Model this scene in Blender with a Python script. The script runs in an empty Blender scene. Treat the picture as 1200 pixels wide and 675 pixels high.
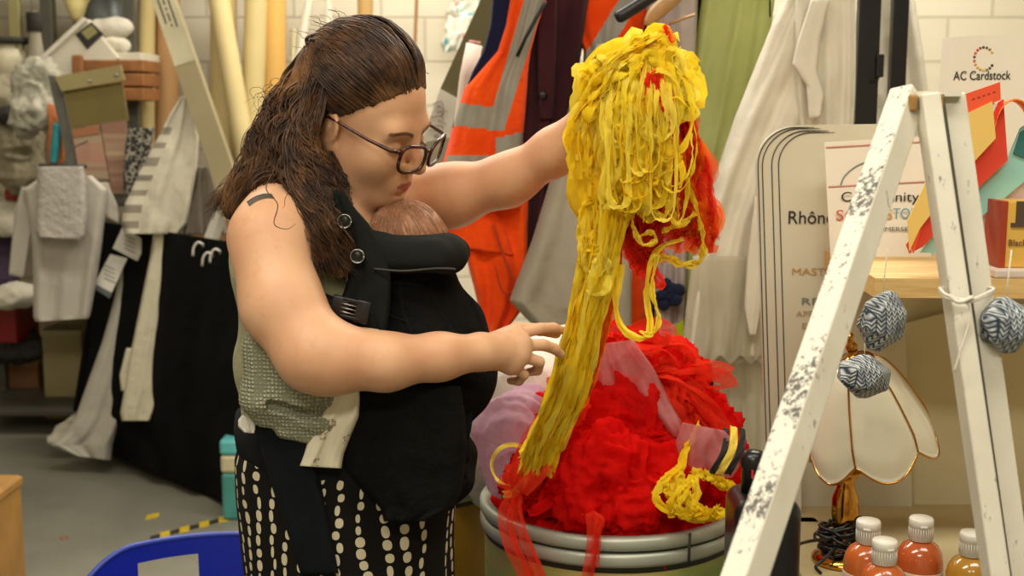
import bpy, bmesh, math, random
import numpy as np
from mathutils import Vector, Matrix
C = bpy.context.scene.collection
random.seed(7)
PI = math.pi
FPX, HOR, CAMZ = 1448.0, 130.0, 1.55
TH = math.atan((337.5 - HOR) / FPX)
ct, st = math.cos(TH), math.sin(TH)

def P(x, y, Y):
    """the point of the room seen at photo pixel (x, y), Y metres in front of the camera"""
    a = (x - 600.0) / FPX
    b = -(y - 337.5) / FPX
    d = Vector((a, ct + b * st, -st + b * ct))
    k = Y / d.y
    return Vector((d.x * k, Y, CAMZ + d.z * k))

def PA(x, y, Y):
    a = (x - 600.0) / FPX
    b = -(y - 337.5) / FPX
    dy = ct + b * st
    dz = -st + b * ct
    k = Y / dy
    return np.stack([a * k, Y + 0 * k, CAMZ + dz * k], -1)

def lin(c):
    c = c / 255.0
    return c / 12.92 if c <= .04045 else ((c + .055) / 1.055) ** 2.4

def col(r, g, b):
    return (lin(r), lin(g), lin(b), 1)

# ------------------------------------------------------------------ materials
MATS = {}
class N:
    def __init__(s, name):
        s.m = bpy.data.materials.new(name)
        s.m.use_nodes = True
        s.t = s.m.node_tree
        s.t.nodes.clear()
        s.out = s.n('ShaderNodeOutputMaterial')
    def n(s, typ, **kw):
        nd = s.t.nodes.new(typ)
        for k, v in kw.items():
            setattr(nd, k, v)
        return nd
    def l(s, a, b):
        s.t.links.new(a, b)
    def math(s, op, a, b=None, c=None):
        nd = s.n('ShaderNodeMath', operation=op)
        for i, v in enumerate((a, b, c)):
            if v is None: continue
            if isinstance(v, (int, float)): nd.inputs[i].default_value = v
            else: s.l(v, nd.inputs[i])
        return nd.outputs[0]
    def mix(s, fac, a, b):
        nd = s.n('ShaderNodeMix', data_type='RGBA')
        if isinstance(fac, (int, float)): nd.inputs[0].default_value = fac
        else: s.l(fac, nd.inputs[0])
        for i, v in ((6, a), (7, b)):
            if isinstance(v, tuple): nd.inputs[i].default_value = v
            else: s.l(v, nd.inputs[i])
        return nd.outputs[2]
    def coord(s, kind='Object'):
        return s.n('ShaderNodeTexCoord').outputs[kind]
    def noise(s, vec, scale, detail=3, rough=.55):
        nd = s.n('ShaderNodeTexNoise')
        nd.inputs['Scale'].default_value = scale
        nd.inputs['Detail'].default_value = detail
        nd.inputs['Roughness'].default_value = rough
        s.l(vec, nd.inputs['Vector'])
        return nd.outputs['Fac']
    def ramp(s, fac, lo, hi):
        nd = s.n('ShaderNodeMapRange')
        nd.inputs['From Min'].default_value = lo
        nd.inputs['From Max'].default_value = hi
        s.l(fac, nd.inputs['Value'])
        return nd.outputs[0]
    def bsdf(s, base, rough=.7, metal=0, bump=None, bstr=.3, bdist=.002, **kw):
        b = s.n('ShaderNodeBsdfPrincipled')
        if isinstance(base, tuple): b.inputs['Base Color'].default_value = base
        else: s.l(base, b.inputs['Base Color'])
        if isinstance(rough, (int, float)): b.inputs['Roughness'].default_value = rough
        else: s.l(rough, b.inputs['Roughness'])
        b.inputs['Metallic'].default_value = metal
        for k, v in kw.items():
            b.inputs[k].default_value = v
        if bump is not None:
            bn = s.n('ShaderNodeBump')
            bn.inputs['Strength'].default_value = bstr
            bn.inputs['Distance'].default_value = bdist
            s.l(bump, bn.inputs['Height'])
            s.l(bn.outputs[0], b.inputs['Normal'])
        return b.outputs[0]
    def done(s, sh):
        s.l(sh, s.out.inputs[0])
        return s.m

def M(name, c, rough=.8, var=.12, ns=9, bump=.25, bs=90, metal=0, c2=None, **kw):
    """plain surface: colour drifting a little with noise, fine bump"""
    if name in MATS: return MATS[name]
    k = N(name)
    co = k.coord()
    base = col(*c)
    dark = col(*c2) if c2 else tuple(v * (1 - var * 2) for v in base[:3]) + (1,)
    f = k.ramp(k.noise(co, ns), .3, .7)
    cc = k.mix(f, dark, base)
    sh = k.bsdf(cc, rough, metal, k.noise(co, bs, 2) if bump else None, bump, .0015, **kw)
    MATS[name] = k.done(sh)
    return MATS[name]

def cloth(name, c, rough=.95, weave=700, wrinkle=14, wr=.5, var=.06, trans=0.0, c2=None):
    """woven cloth: small wrinkles and a weave"""
    if name in MATS: return MATS[name]
    k = N(name)
    co = k.coord()
    base = col(*c)
    dark = col(*c2) if c2 else tuple(v * (1 - var * 2) for v in base[:3]) + (1,)
    w = k.noise(co, wrinkle, 4, .6)
    cc = k.mix(k.ramp(k.noise(co, wrinkle * .6, 3), .3, .7), dark, base)
    fine = k.noise(co, weave, 1)
    h = k.math('ADD', k.math('MULTIPLY', w, 6.0), k.math('MULTIPLY', fine, .35))
    sh = k.bsdf(cc, rough, 0, h, wr, .004, **{'Specular IOR Level': .12, 'Sheen Weight': .0 if max(c) < 60 else .08})
    if trans:
        tr = k.n('ShaderNodeBsdfTransparent')
        mx = k.n('ShaderNodeMixShader')
        mx.inputs[0].default_value = trans
        k.l(sh, mx.inputs[1]); k.l(tr.outputs[0], mx.inputs[2])
        sh = mx.outputs[0]
    MATS[name] = k.done(sh)
    return MATS[name]

def tulle(name, c, trans=.35, transl=.4, c2=None, ns=25):
    if name in MATS: return MATS[name]
    k = N(name)
    co = k.coord()
    cc = k.mix(k.ramp(k.noise(co, ns, 3), .35, .65), col(*(c2 or c)), col(*c))
    d = k.n('ShaderNodeBsdfDiffuse'); k.l(cc, d.inputs[0])
    t = k.n('ShaderNodeBsdfTranslucent'); k.l(cc, t.inputs[0])
    m1 = k.n('ShaderNodeMixShader'); m1.inputs[0].default_value = transl
    k.l(d.outputs[0], m1.inputs[1]); k.l(t.outputs[0], m1.inputs[2])
    tr = k.n('ShaderNodeBsdfTransparent')
    m2 = k.n('ShaderNodeMixShader')
    f = k.math('MULTIPLY', k.math('ADD', k.math('MULTIPLY', k.ramp(k.noise(co, ns * .8, 2), .3, .7), .8), .6), trans)
    k.l(f, m2.inputs[0])
    k.l(m1.outputs[0], m2.inputs[1]); k.l(tr.outputs[0], m2.inputs[2])
    MATS[name] = k.done(m2.outputs[0])
    return MATS[name]

# ------------------------------------------------------------------ objects
def tag(o, label=None, cat=None, group=None, kind=None):
    if label: o['label'] = label
    if cat: o['category'] = cat
    if group: o['group'] = group
    if kind: o['kind'] = kind
    return o

def thing(name, label, cat, loc=(0, 0, 0), group=None):
    o = bpy.data.objects.new(name, None)
    C.objects.link(o)
    o.location = loc
    o.empty_display_size = .05
    return tag(o, label, cat, group)

def link(name, me, mats, parent=None, smooth=True, label=None):
    o = bpy.data.objects.new(name, me)
    C.objects.link(o)
    if not isinstance(mats, (list, tuple)): mats = [mats]
    for m in mats: me.materials.append(m)
    if smooth:
        me.polygons.foreach_set('use_smooth', [True] * len(me.polygons))
    if parent:
        o.parent = parent
        if parent.type == 'EMPTY':
            o.matrix_parent_inverse = Matrix.Translation(-Vector(parent.location))
    if label: o['label'] = label
    return o

class MB:
    """collects shapes, links them as one mesh object"""
    def __init__(s):
        s.v, s.f, s.mi, s.uv = [], [], [], None
    def add(s, v, f, mi=0):
        o = len(s.v)
        s.v += [tuple(p) for p in v]
        s.f += [tuple(i + o for i in q) for q in f]
        if isinstance(mi, int): s.mi += [mi] * len(f)
        else: s.mi += list(mi)
        return s
    def box(s, c, size, rot=None, mi=0, bev=0.0):
        bm = bmesh.new()
        bmesh.ops.create_cube(bm, size=1)
        for v in bm.verts: v.co = Vector((v.co.x * size[0], v.co.y * size[1], v.co.z * size[2]))
        if bev: bmesh.ops.bevel(bm, geom=bm.edges[:], offset=bev, segments=2, affect='EDGES', profile=.5)
        R = rot if rot is not None else Matrix.Identity(3)
        c = Vector(c)
        bm.verts.index_update()
        s.add([R @ v.co + c for v in bm.verts], [[v.index for v in f.verts] for f in bm.faces], mi)
        bm.free()
        return s
    def bar(s, a, b, w, h, up=(0, 0, 1), mi=0, bev=0.0):
        """beam of section w x h from a to b"""
        a, b = Vector(a), Vector(b)
        z = (b - a).normalized()
        x = Vector(up).cross(z)
        if x.length < 1e-4: x = Vector((1, 0, 0))
        x.normalize(); y = z.cross(x)
        R = Matrix((x, y, z)).transposed()
        return s.box((a + b) / 2, (w, h, (b - a).length), R, mi, bev)
    def tube(s, pts, r, n=8, mi=0, cap=True, flat=1.0):
        pts = [Vector(p) for p in pts]
        rs = r if isinstance(r, (list, tuple)) else [r] * len(pts)
        ref = None
        V, F = [], []
        m = len(pts)
        for i, p in enumerate(pts):
            t = (pts[min(i + 1, m - 1)] - pts[max(i - 1, 0)])
            if t.length < 1e-9: t = Vector((0, 0, 1))
            t.normalize()
            if ref is None:
                ref = Vector((0, 0, 1)) if abs(t.z) < .9 else Vector((1, 0, 0))
            x = ref - t * ref.dot(t)
            if x.length < 1e-6: x = t.orthogonal()
            x.normalize(); ref = x
            y = t.cross(x)
            for k in range(n):
                a = 2 * PI * k / n
                V.append(p + x * (math.cos(a) * rs[i] * flat) + y * (math.sin(a) * rs[i]))
        for i in range(m - 1):
            for k in range(n):
                F.append((i * n + k, i * n + (k + 1) % n, (i + 1) * n + (k + 1) % n, (i + 1) * n + k))
        if cap:
            F.append(tuple(reversed(range(n))))
            F.append(tuple((m - 1) * n + k for k in range(n)))
        return s.add(V, F, mi)
    def lathe(s, prof, c, n=32, mi=0, rot=None, sx=1.0, sy=1.0):
        c = Vector(c)
        V, F = [], []
        for (r, z) in prof:
            for k in range(n):
                a = 2 * PI * k / n
                p = Vector((r * math.cos(a) * sx, r * math.sin(a) * sy, z))
                if rot is not None: p = rot @ p
                V.append(p + c)
        m = len(prof)
        for i in range(m - 1):
            for k in range(n):
                F.append((i * n + k, i * n + (k + 1) % n, (i + 1) * n + (k + 1) % n, (i + 1) * n + k))
        if prof[0][0] > 1e-6: F.append(tuple(reversed(range(n))))
        if prof[-1][0] > 1e-6: F.append(tuple((m - 1) * n + k for k in range(n)))
        return s.add(V, F, mi)
    def slab(s, poly, back, mi=0):
        """polygon of 3-D points given a thickness along vector back"""
        n = len(poly)
        back = Vector(back)
        V = [Vector(p) for p in poly] + [Vector(p) + back for p in poly]
        F = [tuple(range(n)), tuple(reversed(range(n, 2 * n)))]
        F += [(i + n, (i + 1) % n + n, (i + 1) % n, i) for i in range(n)]
        return s.add(V, F, mi)
    def ribbon(s, pts, w, n0=None, mi=0, twist=0.0, ph=0.0, seed=0):
        """a soft strip of cloth: three columns so that it can fold along its length"""
        pts = [Vector(p) for p in pts]
        m = len(pts)
        ws = w if isinstance(w, (list, tuple)) else [w] * m
        V, F = [], []
        ref = Vector(n0) if n0 is not None else Vector((0, -1, 0))
        for i, p in enumerate(pts):
            t = (pts[min(i + 1, m - 1)] - pts[max(i - 1, 0)])
            if t.length < 1e-9: t = Vector((0, 0, 1))
            t.normalize()
            x = t.cross(ref)
            if x.length < 1e-5: x = t.orthogonal()
            x.normalize(); nn = x.cross(t)
            a = ph + twist * i / m
            d = x * math.cos(a) + nn * math.sin(a)
            e = -x * math.sin(a) + nn * math.cos(a)
            fold = .35 * ws[i] * math.sin(i * .9 + ph * 3)
            V += [p - d * ws[i] * .5, p - d * ws[i] * .17 + e * fold, p + d * ws[i] * .17 - e * fold * .6, p + d * ws[i] * .5]
        for i in range(m - 1):
            for k in range(3):
                F.append((i * 4 + k, i * 4 + k + 1, i * 4 + 5 + k, i * 4 + 4 + k))
        return s.add(V, F, mi)
    def build(s, name, mats, parent=None, smooth=True, label=None):
        me = bpy.data.meshes.new(name)
        me.from_pydata(s.v, [], s.f)
        o = link(name, me, mats, parent, smooth, label)
        if any(s.mi): me.polygons.foreach_set('material_index', s.mi)
        me.update()
        return o

def sharp(o, ang=40):
    """smooth only the soft edges"""
    me = o.data
    bm = bmesh.new(); bm.from_mesh(me)
    for e in bm.edges:
        if len(e.link_faces) == 2 and e.calc_face_angle(0) > math.radians(ang): e.smooth = False
    bm.to_mesh(me); bm.free()
    return o

def bez(pts, n=24):
    """smooth line through points (Catmull-Rom)"""
    p = [Vector(q) for q in pts]
    p = [p[0] * 2 - p[1]] + p + [p[-1] * 2 - p[-2]]
    out = []
    segs = len(p) - 3
    for i in range(n + 1):
        t = i / n * segs
        k = min(int(t), segs - 1); t -= k
        a, b, c, d = p[k:k + 4]
        out.append(.5 * ((2 * b) + (c - a) * t + (2 * a - 5 * b + 4 * c - d) * t * t + (3 * b - a - 3 * c + d) * t ** 3))
    return out

def text(s, name, p, size, mat, parent, xdir=(1, 0, 0), ydir=(0, 0, 1), align='LEFT', width=None, ext=.0004, label=None):
    cu = bpy.data.curves.new(name, 'FONT')
    cu.body = s; cu.size = size; cu.extrude = ext; cu.align_x = align
    o = bpy.data.objects.new(name, cu)
    C.objects.link(o)
    cu.materials.append(mat)
    x = Vector(xdir).normalized(); y = Vector(ydir); y = (y - x * y.dot(x)).normalized(); z = x.cross(y)
    m = Matrix((x, y, z)).transposed().to_4x4()
    m.translation = Vector(p)
    if width:
        bpy.context.view_layer.update()
        w = o.dimensions.x
        if w > 1e-6: m = m @ Matrix.Diagonal((width / w, 1, 1, 1))
    bpy.context.view_layer.update()
    me = bpy.data.meshes.new_from_object(o.evaluated_get(bpy.context.evaluated_depsgraph_get()))
    bpy.data.objects.remove(o); bpy.data.curves.remove(cu)
    me.transform(m); me.materials.clear()
    return link(name, me, mat, parent, False, label)

# ------------------------------------------------------------------ numpy noise and distance fields
def _h(ix, iy, iz, seed):
    n = (ix * 374761393 + iy * 668265263 + iz * 2147483647 + seed * 1442695041) & 0xffffffff
    n = ((n ^ (n >> 13)) * 1274126177) & 0xffffffff
    n = n ^ (n >> 16)
    return (n & 0xffff) / 32767.5 - 1.0

def vnoise(p, f=1.0, seed=0):
    q = np.asarray(p, dtype=np.float64) * f + 100.0
    i = np.floor(q).astype(np.int64); t = q - i
    t = t * t * (3 - 2 * t)
    x, y, z = i[..., 0], i[..., 1], i[..., 2]
    u, v, w = t[..., 0], t[..., 1], t[..., 2]
    def L(a, b, k): return a + (b - a) * k
    return L(L(L(_h(x, y, z, seed), _h(x + 1, y, z, seed), u), L(_h(x, y + 1, z, seed), _h(x + 1, y + 1, z, seed), u), v),
             L(L(_h(x, y, z + 1, seed), _h(x + 1, y, z + 1, seed), u), L(_h(x, y + 1, z + 1, seed), _h(x + 1, y + 1, z + 1, seed), u), v), w)

class Field:
    """signed distance field on a grid, meshed with surface nets"""
    def __init__(s, lo, hi, h):
        s.lo = np.array(lo, float); s.h = h
        s.n = np.ceil((np.array(hi, float) - s.lo) / h).astype(int) + 1
        s.d = np.full(s.n, 1.0, dtype=np.float32)
    def _sub(s, lo, hi):
        a = np.maximum(np.floor((np.array(lo) - s.lo) / s.h).astype(int), 0)
        b = np.minimum(np.ceil((np.array(hi) - s.lo) / s.h).astype(int) + 1, s.n)
        if (b <= a).any(): return None
        sl = tuple(slice(a[i], b[i]) for i in range(3))
        g = [((np.arange(a[i], b[i]) * s.h + s.lo[i]).astype(np.float32)) for i in range(3)]
        return sl, g[0][:, None, None], g[1][None, :, None], g[2][None, None, :]
    def op(s, fn, lo, hi, k, cut=False):
        m = k + 3 * s.h
        r = s._sub(np.array(lo) - m, np.array(hi) + m)
        if r is None: return s
        sl, X, Y, Z = r
        b = fn(X, Y, Z).astype(np.float32)
        a = s.d[sl]
        if cut:
            b = -b
            hh = np.clip(.5 + .5 * (b - a) / k, 0, 1)
            s.d[sl] = a * (1 - hh) + b * hh + k * hh * (1 - hh)
        else:
            hh = np.clip(.5 + .5 * (a - b) / k, 0, 1)
            s.d[sl] = a * (1 - hh) + b * hh - k * hh * (1 - hh)
        return s
    def cone(s, a, b, r1, r2, k=.01, cut=False):
        a = np.array(a, float); b = np.array(b, float)
        def fn(X, Y, Z):
            ba = b - a
            L2 = max(float(ba @ ba), 1e-9)
            t = np.clip(((X - a[0]) * ba[0] + (Y - a[1]) * ba[1] + (Z - a[2]) * ba[2]) / L2, 0, 1)
            dx = X - a[0] - t * ba[0]; dy = Y - a[1] - t * ba[1]; dz = Z - a[2] - t * ba[2]
            return np.sqrt(dx * dx + dy * dy + dz * dz) - (r1 + (r2 - r1) * t)
        R = max(r1, r2)
        return s.op(fn, np.minimum(a, b) - R, np.maximum(a, b) + R, k, cut)
    def chain(s, pts, rs, k=.01, cut=False):
        for i in range(len(pts) - 1): s.cone(pts[i], pts[i + 1], rs[i], rs[i + 1], k, cut)
        return s
    def ell(s, c, r, k=.01, R=None, cut=False):
        """ellipsoid with radii r along the columns of R"""
        c = np.array(c, float); r = np.array(r, float)
        R = np.eye(3) if R is None else np.array(R, float)
        def fn(X, Y, Z):
            q = [((X - c[0]) * R[0, j] + (Y - c[1]) * R[1, j] + (Z - c[2]) * R[2, j]) for j in range(3)]
            k0 = np.sqrt(sum((q[j] / r[j]) ** 2 for j in range(3)))
            k1 = np.sqrt(sum((q[j] / r[j] ** 2) ** 2 for j in range(3))) + 1e-9
            return k0 * (k0 - 1) / k1
        e = np.abs(R) @ r
        return s.op(fn, c - e, c + e, k, cut)
    def box(s, c, hs, rr, k=.01, R=None, cut=False):
        c = np.array(c, float)
        R = np.eye(3) if R is None else np.array(R, float)
        def fn(X, Y, Z):
            q = [np.abs((X - c[0]) * R[0, j] + (Y - c[1]) * R[1, j] + (Z - c[2]) * R[2, j]) - (hs[j] - rr) for j in range(3)]
            o = np.sqrt(sum(np.maximum(v, 0) ** 2 for v in q))
            return o + np.minimum(np.maximum(np.maximum(q[0], q[1]), q[2]), 0) - rr
        e = np.abs(R) @ np.array(hs, float)
        return s.op(fn, c - e, c + e, k, cut)
    def plane(s, p, n):
        """keep the side the normal points away from"""
        p = np.array(p, float); n = np.array(n, float); n /= np.linalg.norm(n)
        X = (np.arange(s.n[0]) * s.h + s.lo[0])[:, None, None]; Y = (np.arange(s.n[1]) * s.h + s.lo[1])[None, :, None]; Z = (np.arange(s.n[2]) * s.h + s.lo[2])[None, None, :]
        s.d = np.maximum(s.d, ((X - p[0]) * n[0] + (Y - p[1]) * n[1] + (Z - p[2]) * n[2]).astype(np.float32))
        return s
    def nets(s):
        d = s.d
        d[0], d[-1] = 1, 1; d[:, 0], d[:, -1] = 1, 1; d[:, :, 0], d[:, :, -1] = 1, 1
        S = d < 0
        cnt = np.zeros(np.array(d.shape) - 1, dtype=np.int8)
        for i in (0, 1):
            for j in (0, 1):
                for k in (0, 1):
                    cnt += S[i:S.shape[0] - 1 + i, j:S.shape[1] - 1 + j, k:S.shape[2] - 1 + k]
        act = np.argwhere((cnt > 0) & (cnt < 8))
        idx = np.full(cnt.shape, -1, dtype=np.int64)
        idx[act[:, 0], act[:, 1], act[:, 2]] = np.arange(len(act))
        acc = np.zeros((len(act), 3)); num = np.zeros(len(act))
        cor = [(i, j, k) for i in (0, 1) for j in (0, 1) for k in (0, 1)]
        for a in range(8):
            for b in range(a + 1, 8):
                if sum(abs(cor[a][q] - cor[b][q]) for q in range(3)) != 1: continue
                pa = act + np.array(cor[a]); pb = act + np.array(cor[b])
                da = d[pa[:, 0], pa[:, 1], pa[:, 2]]; db = d[pb[:, 0], pb[:, 1], pb[:, 2]]
                m = (da < 0) != (db < 0)
                t = np.where(m, da / np.where(m, da - db, 1), 0)[:, None]
                acc += np.where(m[:, None], pa + (pb - pa) * t, 0); num += m
        V = acc / num[:, None] * s.h + s.lo
        Q = []
        for ax in range(3):
            sl0 = [slice(1, -1)] * 3; sl1 = [slice(1, -1)] * 3
            sl0[ax] = slice(0, -1); sl1[ax] = slice(1, None)
            A, B = S[tuple(sl0)], S[tuple(sl1)]
            off = np.array([1, 1, 1]); off[ax] = 0
            e = np.argwhere(A != B) + off
            if not len(e): continue
            fl = S[e[:, 0], e[:, 1], e[:, 2]]
            u, w = (ax + 1) % 3, (ax + 2) % 3
            du = np.eye(3, dtype=int)[u]; dw = np.eye(3, dtype=int)[w]
            g = lambda o: idx[(e + o)[:, 0], (e + o)[:, 1], (e + o)[:, 2]]
            q = np.stack([g(-du - dw), g(-dw), g(0 * du), g(-du)], 1)
            q[~fl] = q[~fl][:, ::-1]
            Q.append(q)
        return V, np.concatenate(Q)

def np_mesh(name, V, Q):
    me = bpy.data.meshes.new(name)
    me.vertices.add(len(V)); me.vertices.foreach_set('co', np.ascontiguousarray(V, dtype=np.float32).ravel())
    k = Q.shape[1]
    me.loops.add(len(Q) * k); me.loops.foreach_set('vertex_index', np.ascontiguousarray(Q, dtype=np.int32).ravel())
    me.polygons.add(len(Q))
    me.polygons.foreach_set('loop_start', np.arange(0, len(Q) * k, k, dtype=np.int32))
    me.update(calc_edges=True)
    me.validate()
    return me

def vnormals(V, Q):
    n = np.cross(V[Q[:, 2]] - V[Q[:, 0]], V[Q[:, 3]] - V[Q[:, 1]])
    out = np.zeros_like(V)
    for i in range(4): np.add.at(out, Q[:, i], n)
    return out / (np.linalg.norm(out, axis=1, keepdims=True) + 1e-12)

def relax(V, Q, it=2, w=.5):
    for _ in range(it):
        s_ = np.zeros_like(V); c_ = np.zeros(len(V))
        for i in range(4):
            a, b = Q[:, i], Q[:, (i + 1) % 4]
            np.add.at(s_, a, V[b]); np.add.at(c_, a, 1)
        V = V * (1 - w) + w * s_ / np.maximum(c_, 1)[:, None]
    return V

def crumple(V, n, amp, f, seed=0, ridge=True, sz=1.0):
    V0 = V
    if sz != 1.0: V = V * np.array([1, 1, sz])
    w = np.stack([vnoise(V, f * .6, seed + 11), vnoise(V, f * .6, seed + 12), vnoise(V, f * .6, seed + 13)], -1) / f * .6
    a = vnoise(V + w, f, seed); b = vnoise(V + w, f * 2.1, seed + 5)
    if ridge: d = (1 - np.abs(a) * 2) * .7 + (1 - np.abs(b) * 2) * .35
    else: d = a + .5 * b
    return V0 + n * (amp * d)[:, None]

def solid(name, field, mats, parent=None, it=1, disp=None, matfn=None, label=None):
    V, Q = field.nets()
    if it: V = relax(V, Q, it)
    if disp: V = disp(V, vnormals(V, Q))
    me = np_mesh(name, V, Q)
    o = link(name, me, mats, parent, True, label)
    if matfn is not None:
        cen = V[Q].mean(1)
        me.polygons.foreach_set('material_index', matfn(cen).astype(np.int32))
        me.update()
    return o

def sheet(name, rows, Y, mats, parent=None, bulge=.04, back=.025, folds=4.0, amp=.012, nu=48, nv=48, seed=0, matfn=None, hem=.0, wav=.35, label=None, taper=True, edge=.12):
    """a hanging cloth with body: rows = (y, x left, x right[, y right]) from top to bottom in photo pixels at depth Y (or Y left, Y right)"""
    rows = [tuple(r) if len(r) == 4 else (r[0], r[1], r[2], r[0]) for r in rows]
    R = np.array(rows, float)
    tt = np.linspace(0, 1, len(rows))
    v = np.linspace(0, 1, nv); u = np.linspace(0, 1, nu)
    I = lambda j: np.interp(v, tt, R[:, j])
    yl, xl, xr, yr = I(0), I(1), I(2), I(3)
    U, Vv = np.meshgrid(u, v)
    x = xl[:, None] * (1 - U) + xr[:, None] * U
    y = yl[:, None] * (1 - U) + yr[:, None] * U
    Y0, Y1 = (Y, Y) if isinstance(Y, (int, float)) else Y
    Yd = Y0 * (1 - U) + Y1 * U
    rs = np.random.RandomState(seed)
    prof = np.clip(np.minimum(U, 1 - U) / edge, 0, 1); prof = np.sqrt(1 - (1 - prof) ** 2)
    ph = rs.rand(4) * 6.28
    nz = vnoise(np.stack([U * folds * .8, Vv * 1.6, 0 * x], -1), 1, seed + 3)
    fold = .8 * np.sin(U * folds * 6.283 + ph[0] + wav * 3 * np.sin(Vv * 3 + ph[1]) + 2.2 * nz) + .22 * np.sin(U * folds * 14.3 + ph[2] + wav * 5 * Vv + 3 * nz)
    fold = fold + .9 * vnoise(np.stack([x / 40, y / 70, 0 * x], -1), 1, seed) + .35 * vnoise(np.stack([x / 14, y / 22, 0 * x], -1), 1, seed + 1)
    grow = .35 + .65 * Vv if taper else 1.0
    if hem: y = y + hem * (np.sin(U * folds * 6.283 + ph[0] + wav * 3 * math.sin(3 + ph[1]))) * Vv ** 3
    F = PA(x, y, Yd - bulge * prof + amp * fold * grow * prof)
    B = PA(x, y, Yd + back * prof + .004)
    n = nu * nv
    V = np.concatenate([F.reshape(-1, 3), B.reshape(-1, 3)])
    i = np.arange(nv - 1)[:, None] * nu + np.arange(nu - 1)[None, :]
    i = i.ravel()
    q1 = np.stack([i, i + nu, i + nu + 1, i + 1], 1)
    q2 = np.stack([i + n, i + 1 + n, i + nu + 1 + n, i + nu + n], 1)
    top = np.arange(nu - 1); bot = top + (nv - 1) * nu
    lf = np.arange(nv - 1) * nu; rg = lf + nu - 1
    q3 = np.stack([top, top + 1, top + 1 + n, top + n], 1)
    q4 = np.stack([bot + n, bot + 1 + n, bot + 1, bot], 1)
    q5 = np.stack([lf + n, lf + nu + n, lf + nu, lf], 1)
    q6 = np.stack([rg, rg + nu, rg + nu + n, rg + n], 1)
    Q = np.concatenate([q1, q2, q3, q4, q5, q6])
    me = np_mesh(name, V, Q)
    o = link(name, me, mats, parent, True, label)
    if matfn is not None:
        uc = (U[:-1, :-1] + .5 / (nu - 1)).ravel(); vc = (Vv[:-1, :-1] + .5 / (nv - 1)).ravel()
        xc = x[:-1, :-1].ravel() + .5 * (x[1:, 1:] - x[:-1, :-1]).ravel(); yc = .5 * (y[1:, 1:] + y[:-1, :-1]).ravel()
        k = np.asarray(matfn(uc, vc, xc, yc)).astype(np.int32)
        mi = np.zeros(len(Q), np.int32); mi[:len(k)] = k; mi[len(k):2 * len(k)] = k
        me.polygons.foreach_set('material_index', mi)
        me.update()
    return o
# ================================================================== the room, its lamps and added fill light
def struct(o): o['kind'] = 'structure'; return o
k = N('painted_block_wall')
co = k.coord()
mp = k.n('ShaderNodeMapping'); mp.inputs['Rotation'].default_value = (PI / 2, 0, 0); k.l(co, mp.inputs['Vector'])
br = k.n('ShaderNodeTexBrick')
br.inputs['Scale'].default_value = 1.0; br.inputs['Brick Width'].default_value = .45; br.inputs['Row Height'].default_value = .225
br.inputs['Mortar Size'].default_value = .008; br.inputs['Mortar Smooth'].default_value = .4
for q, c in (('Color1', (222, 214, 192)), ('Color2', (216, 208, 186)), ('Mortar', (196, 188, 166))): br.inputs[q].default_value = col(*c)
k.l(mp.outputs[0], br.inputs['Vector'])
h = k.math('ADD', k.math('MULTIPLY', br.outputs['Fac'], -1.0), k.math('MULTIPLY', k.noise(co, 90, 3), .25))
wallm = k.done(k.bsdf(br.outputs['Color'], .7, 0, h, .6, .006))
plain = M('painted_plaster', (214, 206, 184), .85, .04, 3, .1, 60)
k = N('worn_concrete_floor')
co = k.coord()
cc = k.mix(k.ramp(k.noise(co, 2.2, 5, .6), .35, .7), col(112, 110, 98), col(128, 126, 112))
cc = k.mix(k.ramp(k.noise(co, 40, 3), .62, .75), cc, col(94, 91, 80))
floorm = k.done(k.bsdf(cc, .42, 0, k.noise(co, 60, 4), .15, .002))
ceilm = M('white_ceiling', (216, 212, 200), .9, .02, 3, 0)
X0, X1, Y0, Y1, HT = -4.2, 3.6, -2.6, 6.5, 3.1
def quad(name, pts, m):
    mb_ = MB(); n = (Vector(pts[1]) - Vector(pts[0])).cross(Vector(pts[3]) - Vector(pts[0])).normalized()
    mb_.slab(pts, n * -.1)
    return struct(mb_.build(name, m, None, False))
quad('floor', [(X0, Y0, 0), (X1, Y0, 0), (X1, Y1, 0), (X0, Y1, 0)], floorm)
quad('ceiling', [(X0, Y0, HT), (X0, Y1, HT), (X1, Y1, HT), (X1, Y0, HT)], ceilm)
quad('wall_back', [(X0, Y1, 0), (X1, Y1, 0), (X1, Y1, HT), (X0, Y1, HT)], wallm)
quad('wall_front', [(X1, Y0, 0), (X0, Y0, 0), (X0, Y0, HT), (X1, Y0, HT)], plain)
quad('wall_left', [(X0, Y0, 0), (X0, Y1, 0), (X0, Y1, HT), (X0, Y0, HT)], plain)
quad('wall_right', [(X1, Y1, 0), (X1, Y0, 0), (X1, Y0, HT), (X1, Y1, HT)], plain)
def lamp(x, y, w, d, e, c=(1, .925, .80)):
    ld = bpy.data.lights.new('ceiling_tube_or_fill', 'AREA'); ld.shape = 'RECTANGLE'; ld.size = w; ld.size_y = d; ld.energy = e; ld.color = c
    o = bpy.data.objects.new('ceiling_tube_or_fill', ld); C.objects.link(o); o.location = (x, y, HT - .04)
lamp(-.9, .9, 1.5, .35, 34)
lamp(.9, .9, 1.5, .35, 24)
lamp(-.2, -.9, 1.5, .35, 62)  # overhead behind the camera, strengthened to fill the front faces
lamp(1.0, 3.2, 1.5, .35, 55)
lamp(-.9, 3.4, 1.5, .35, 45)
lamp(-.5, 5.4, 1.5, .35, 45)  # extra unseen lamp, added to brighten the back wall
lamp(-2.2, 4.6, 1.5, .35, 10)
lamp(1.7, 5.4, 1.5, .35, 45)
w = bpy.data.worlds.new('room_air'); bpy.context.scene.world = w; w.use_nodes = True
w.node_tree.nodes['Background'].inputs[0].default_value = (1, .93, .8, 1); w.node_tree.nodes['Background'].inputs[1].default_value = .03
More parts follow.
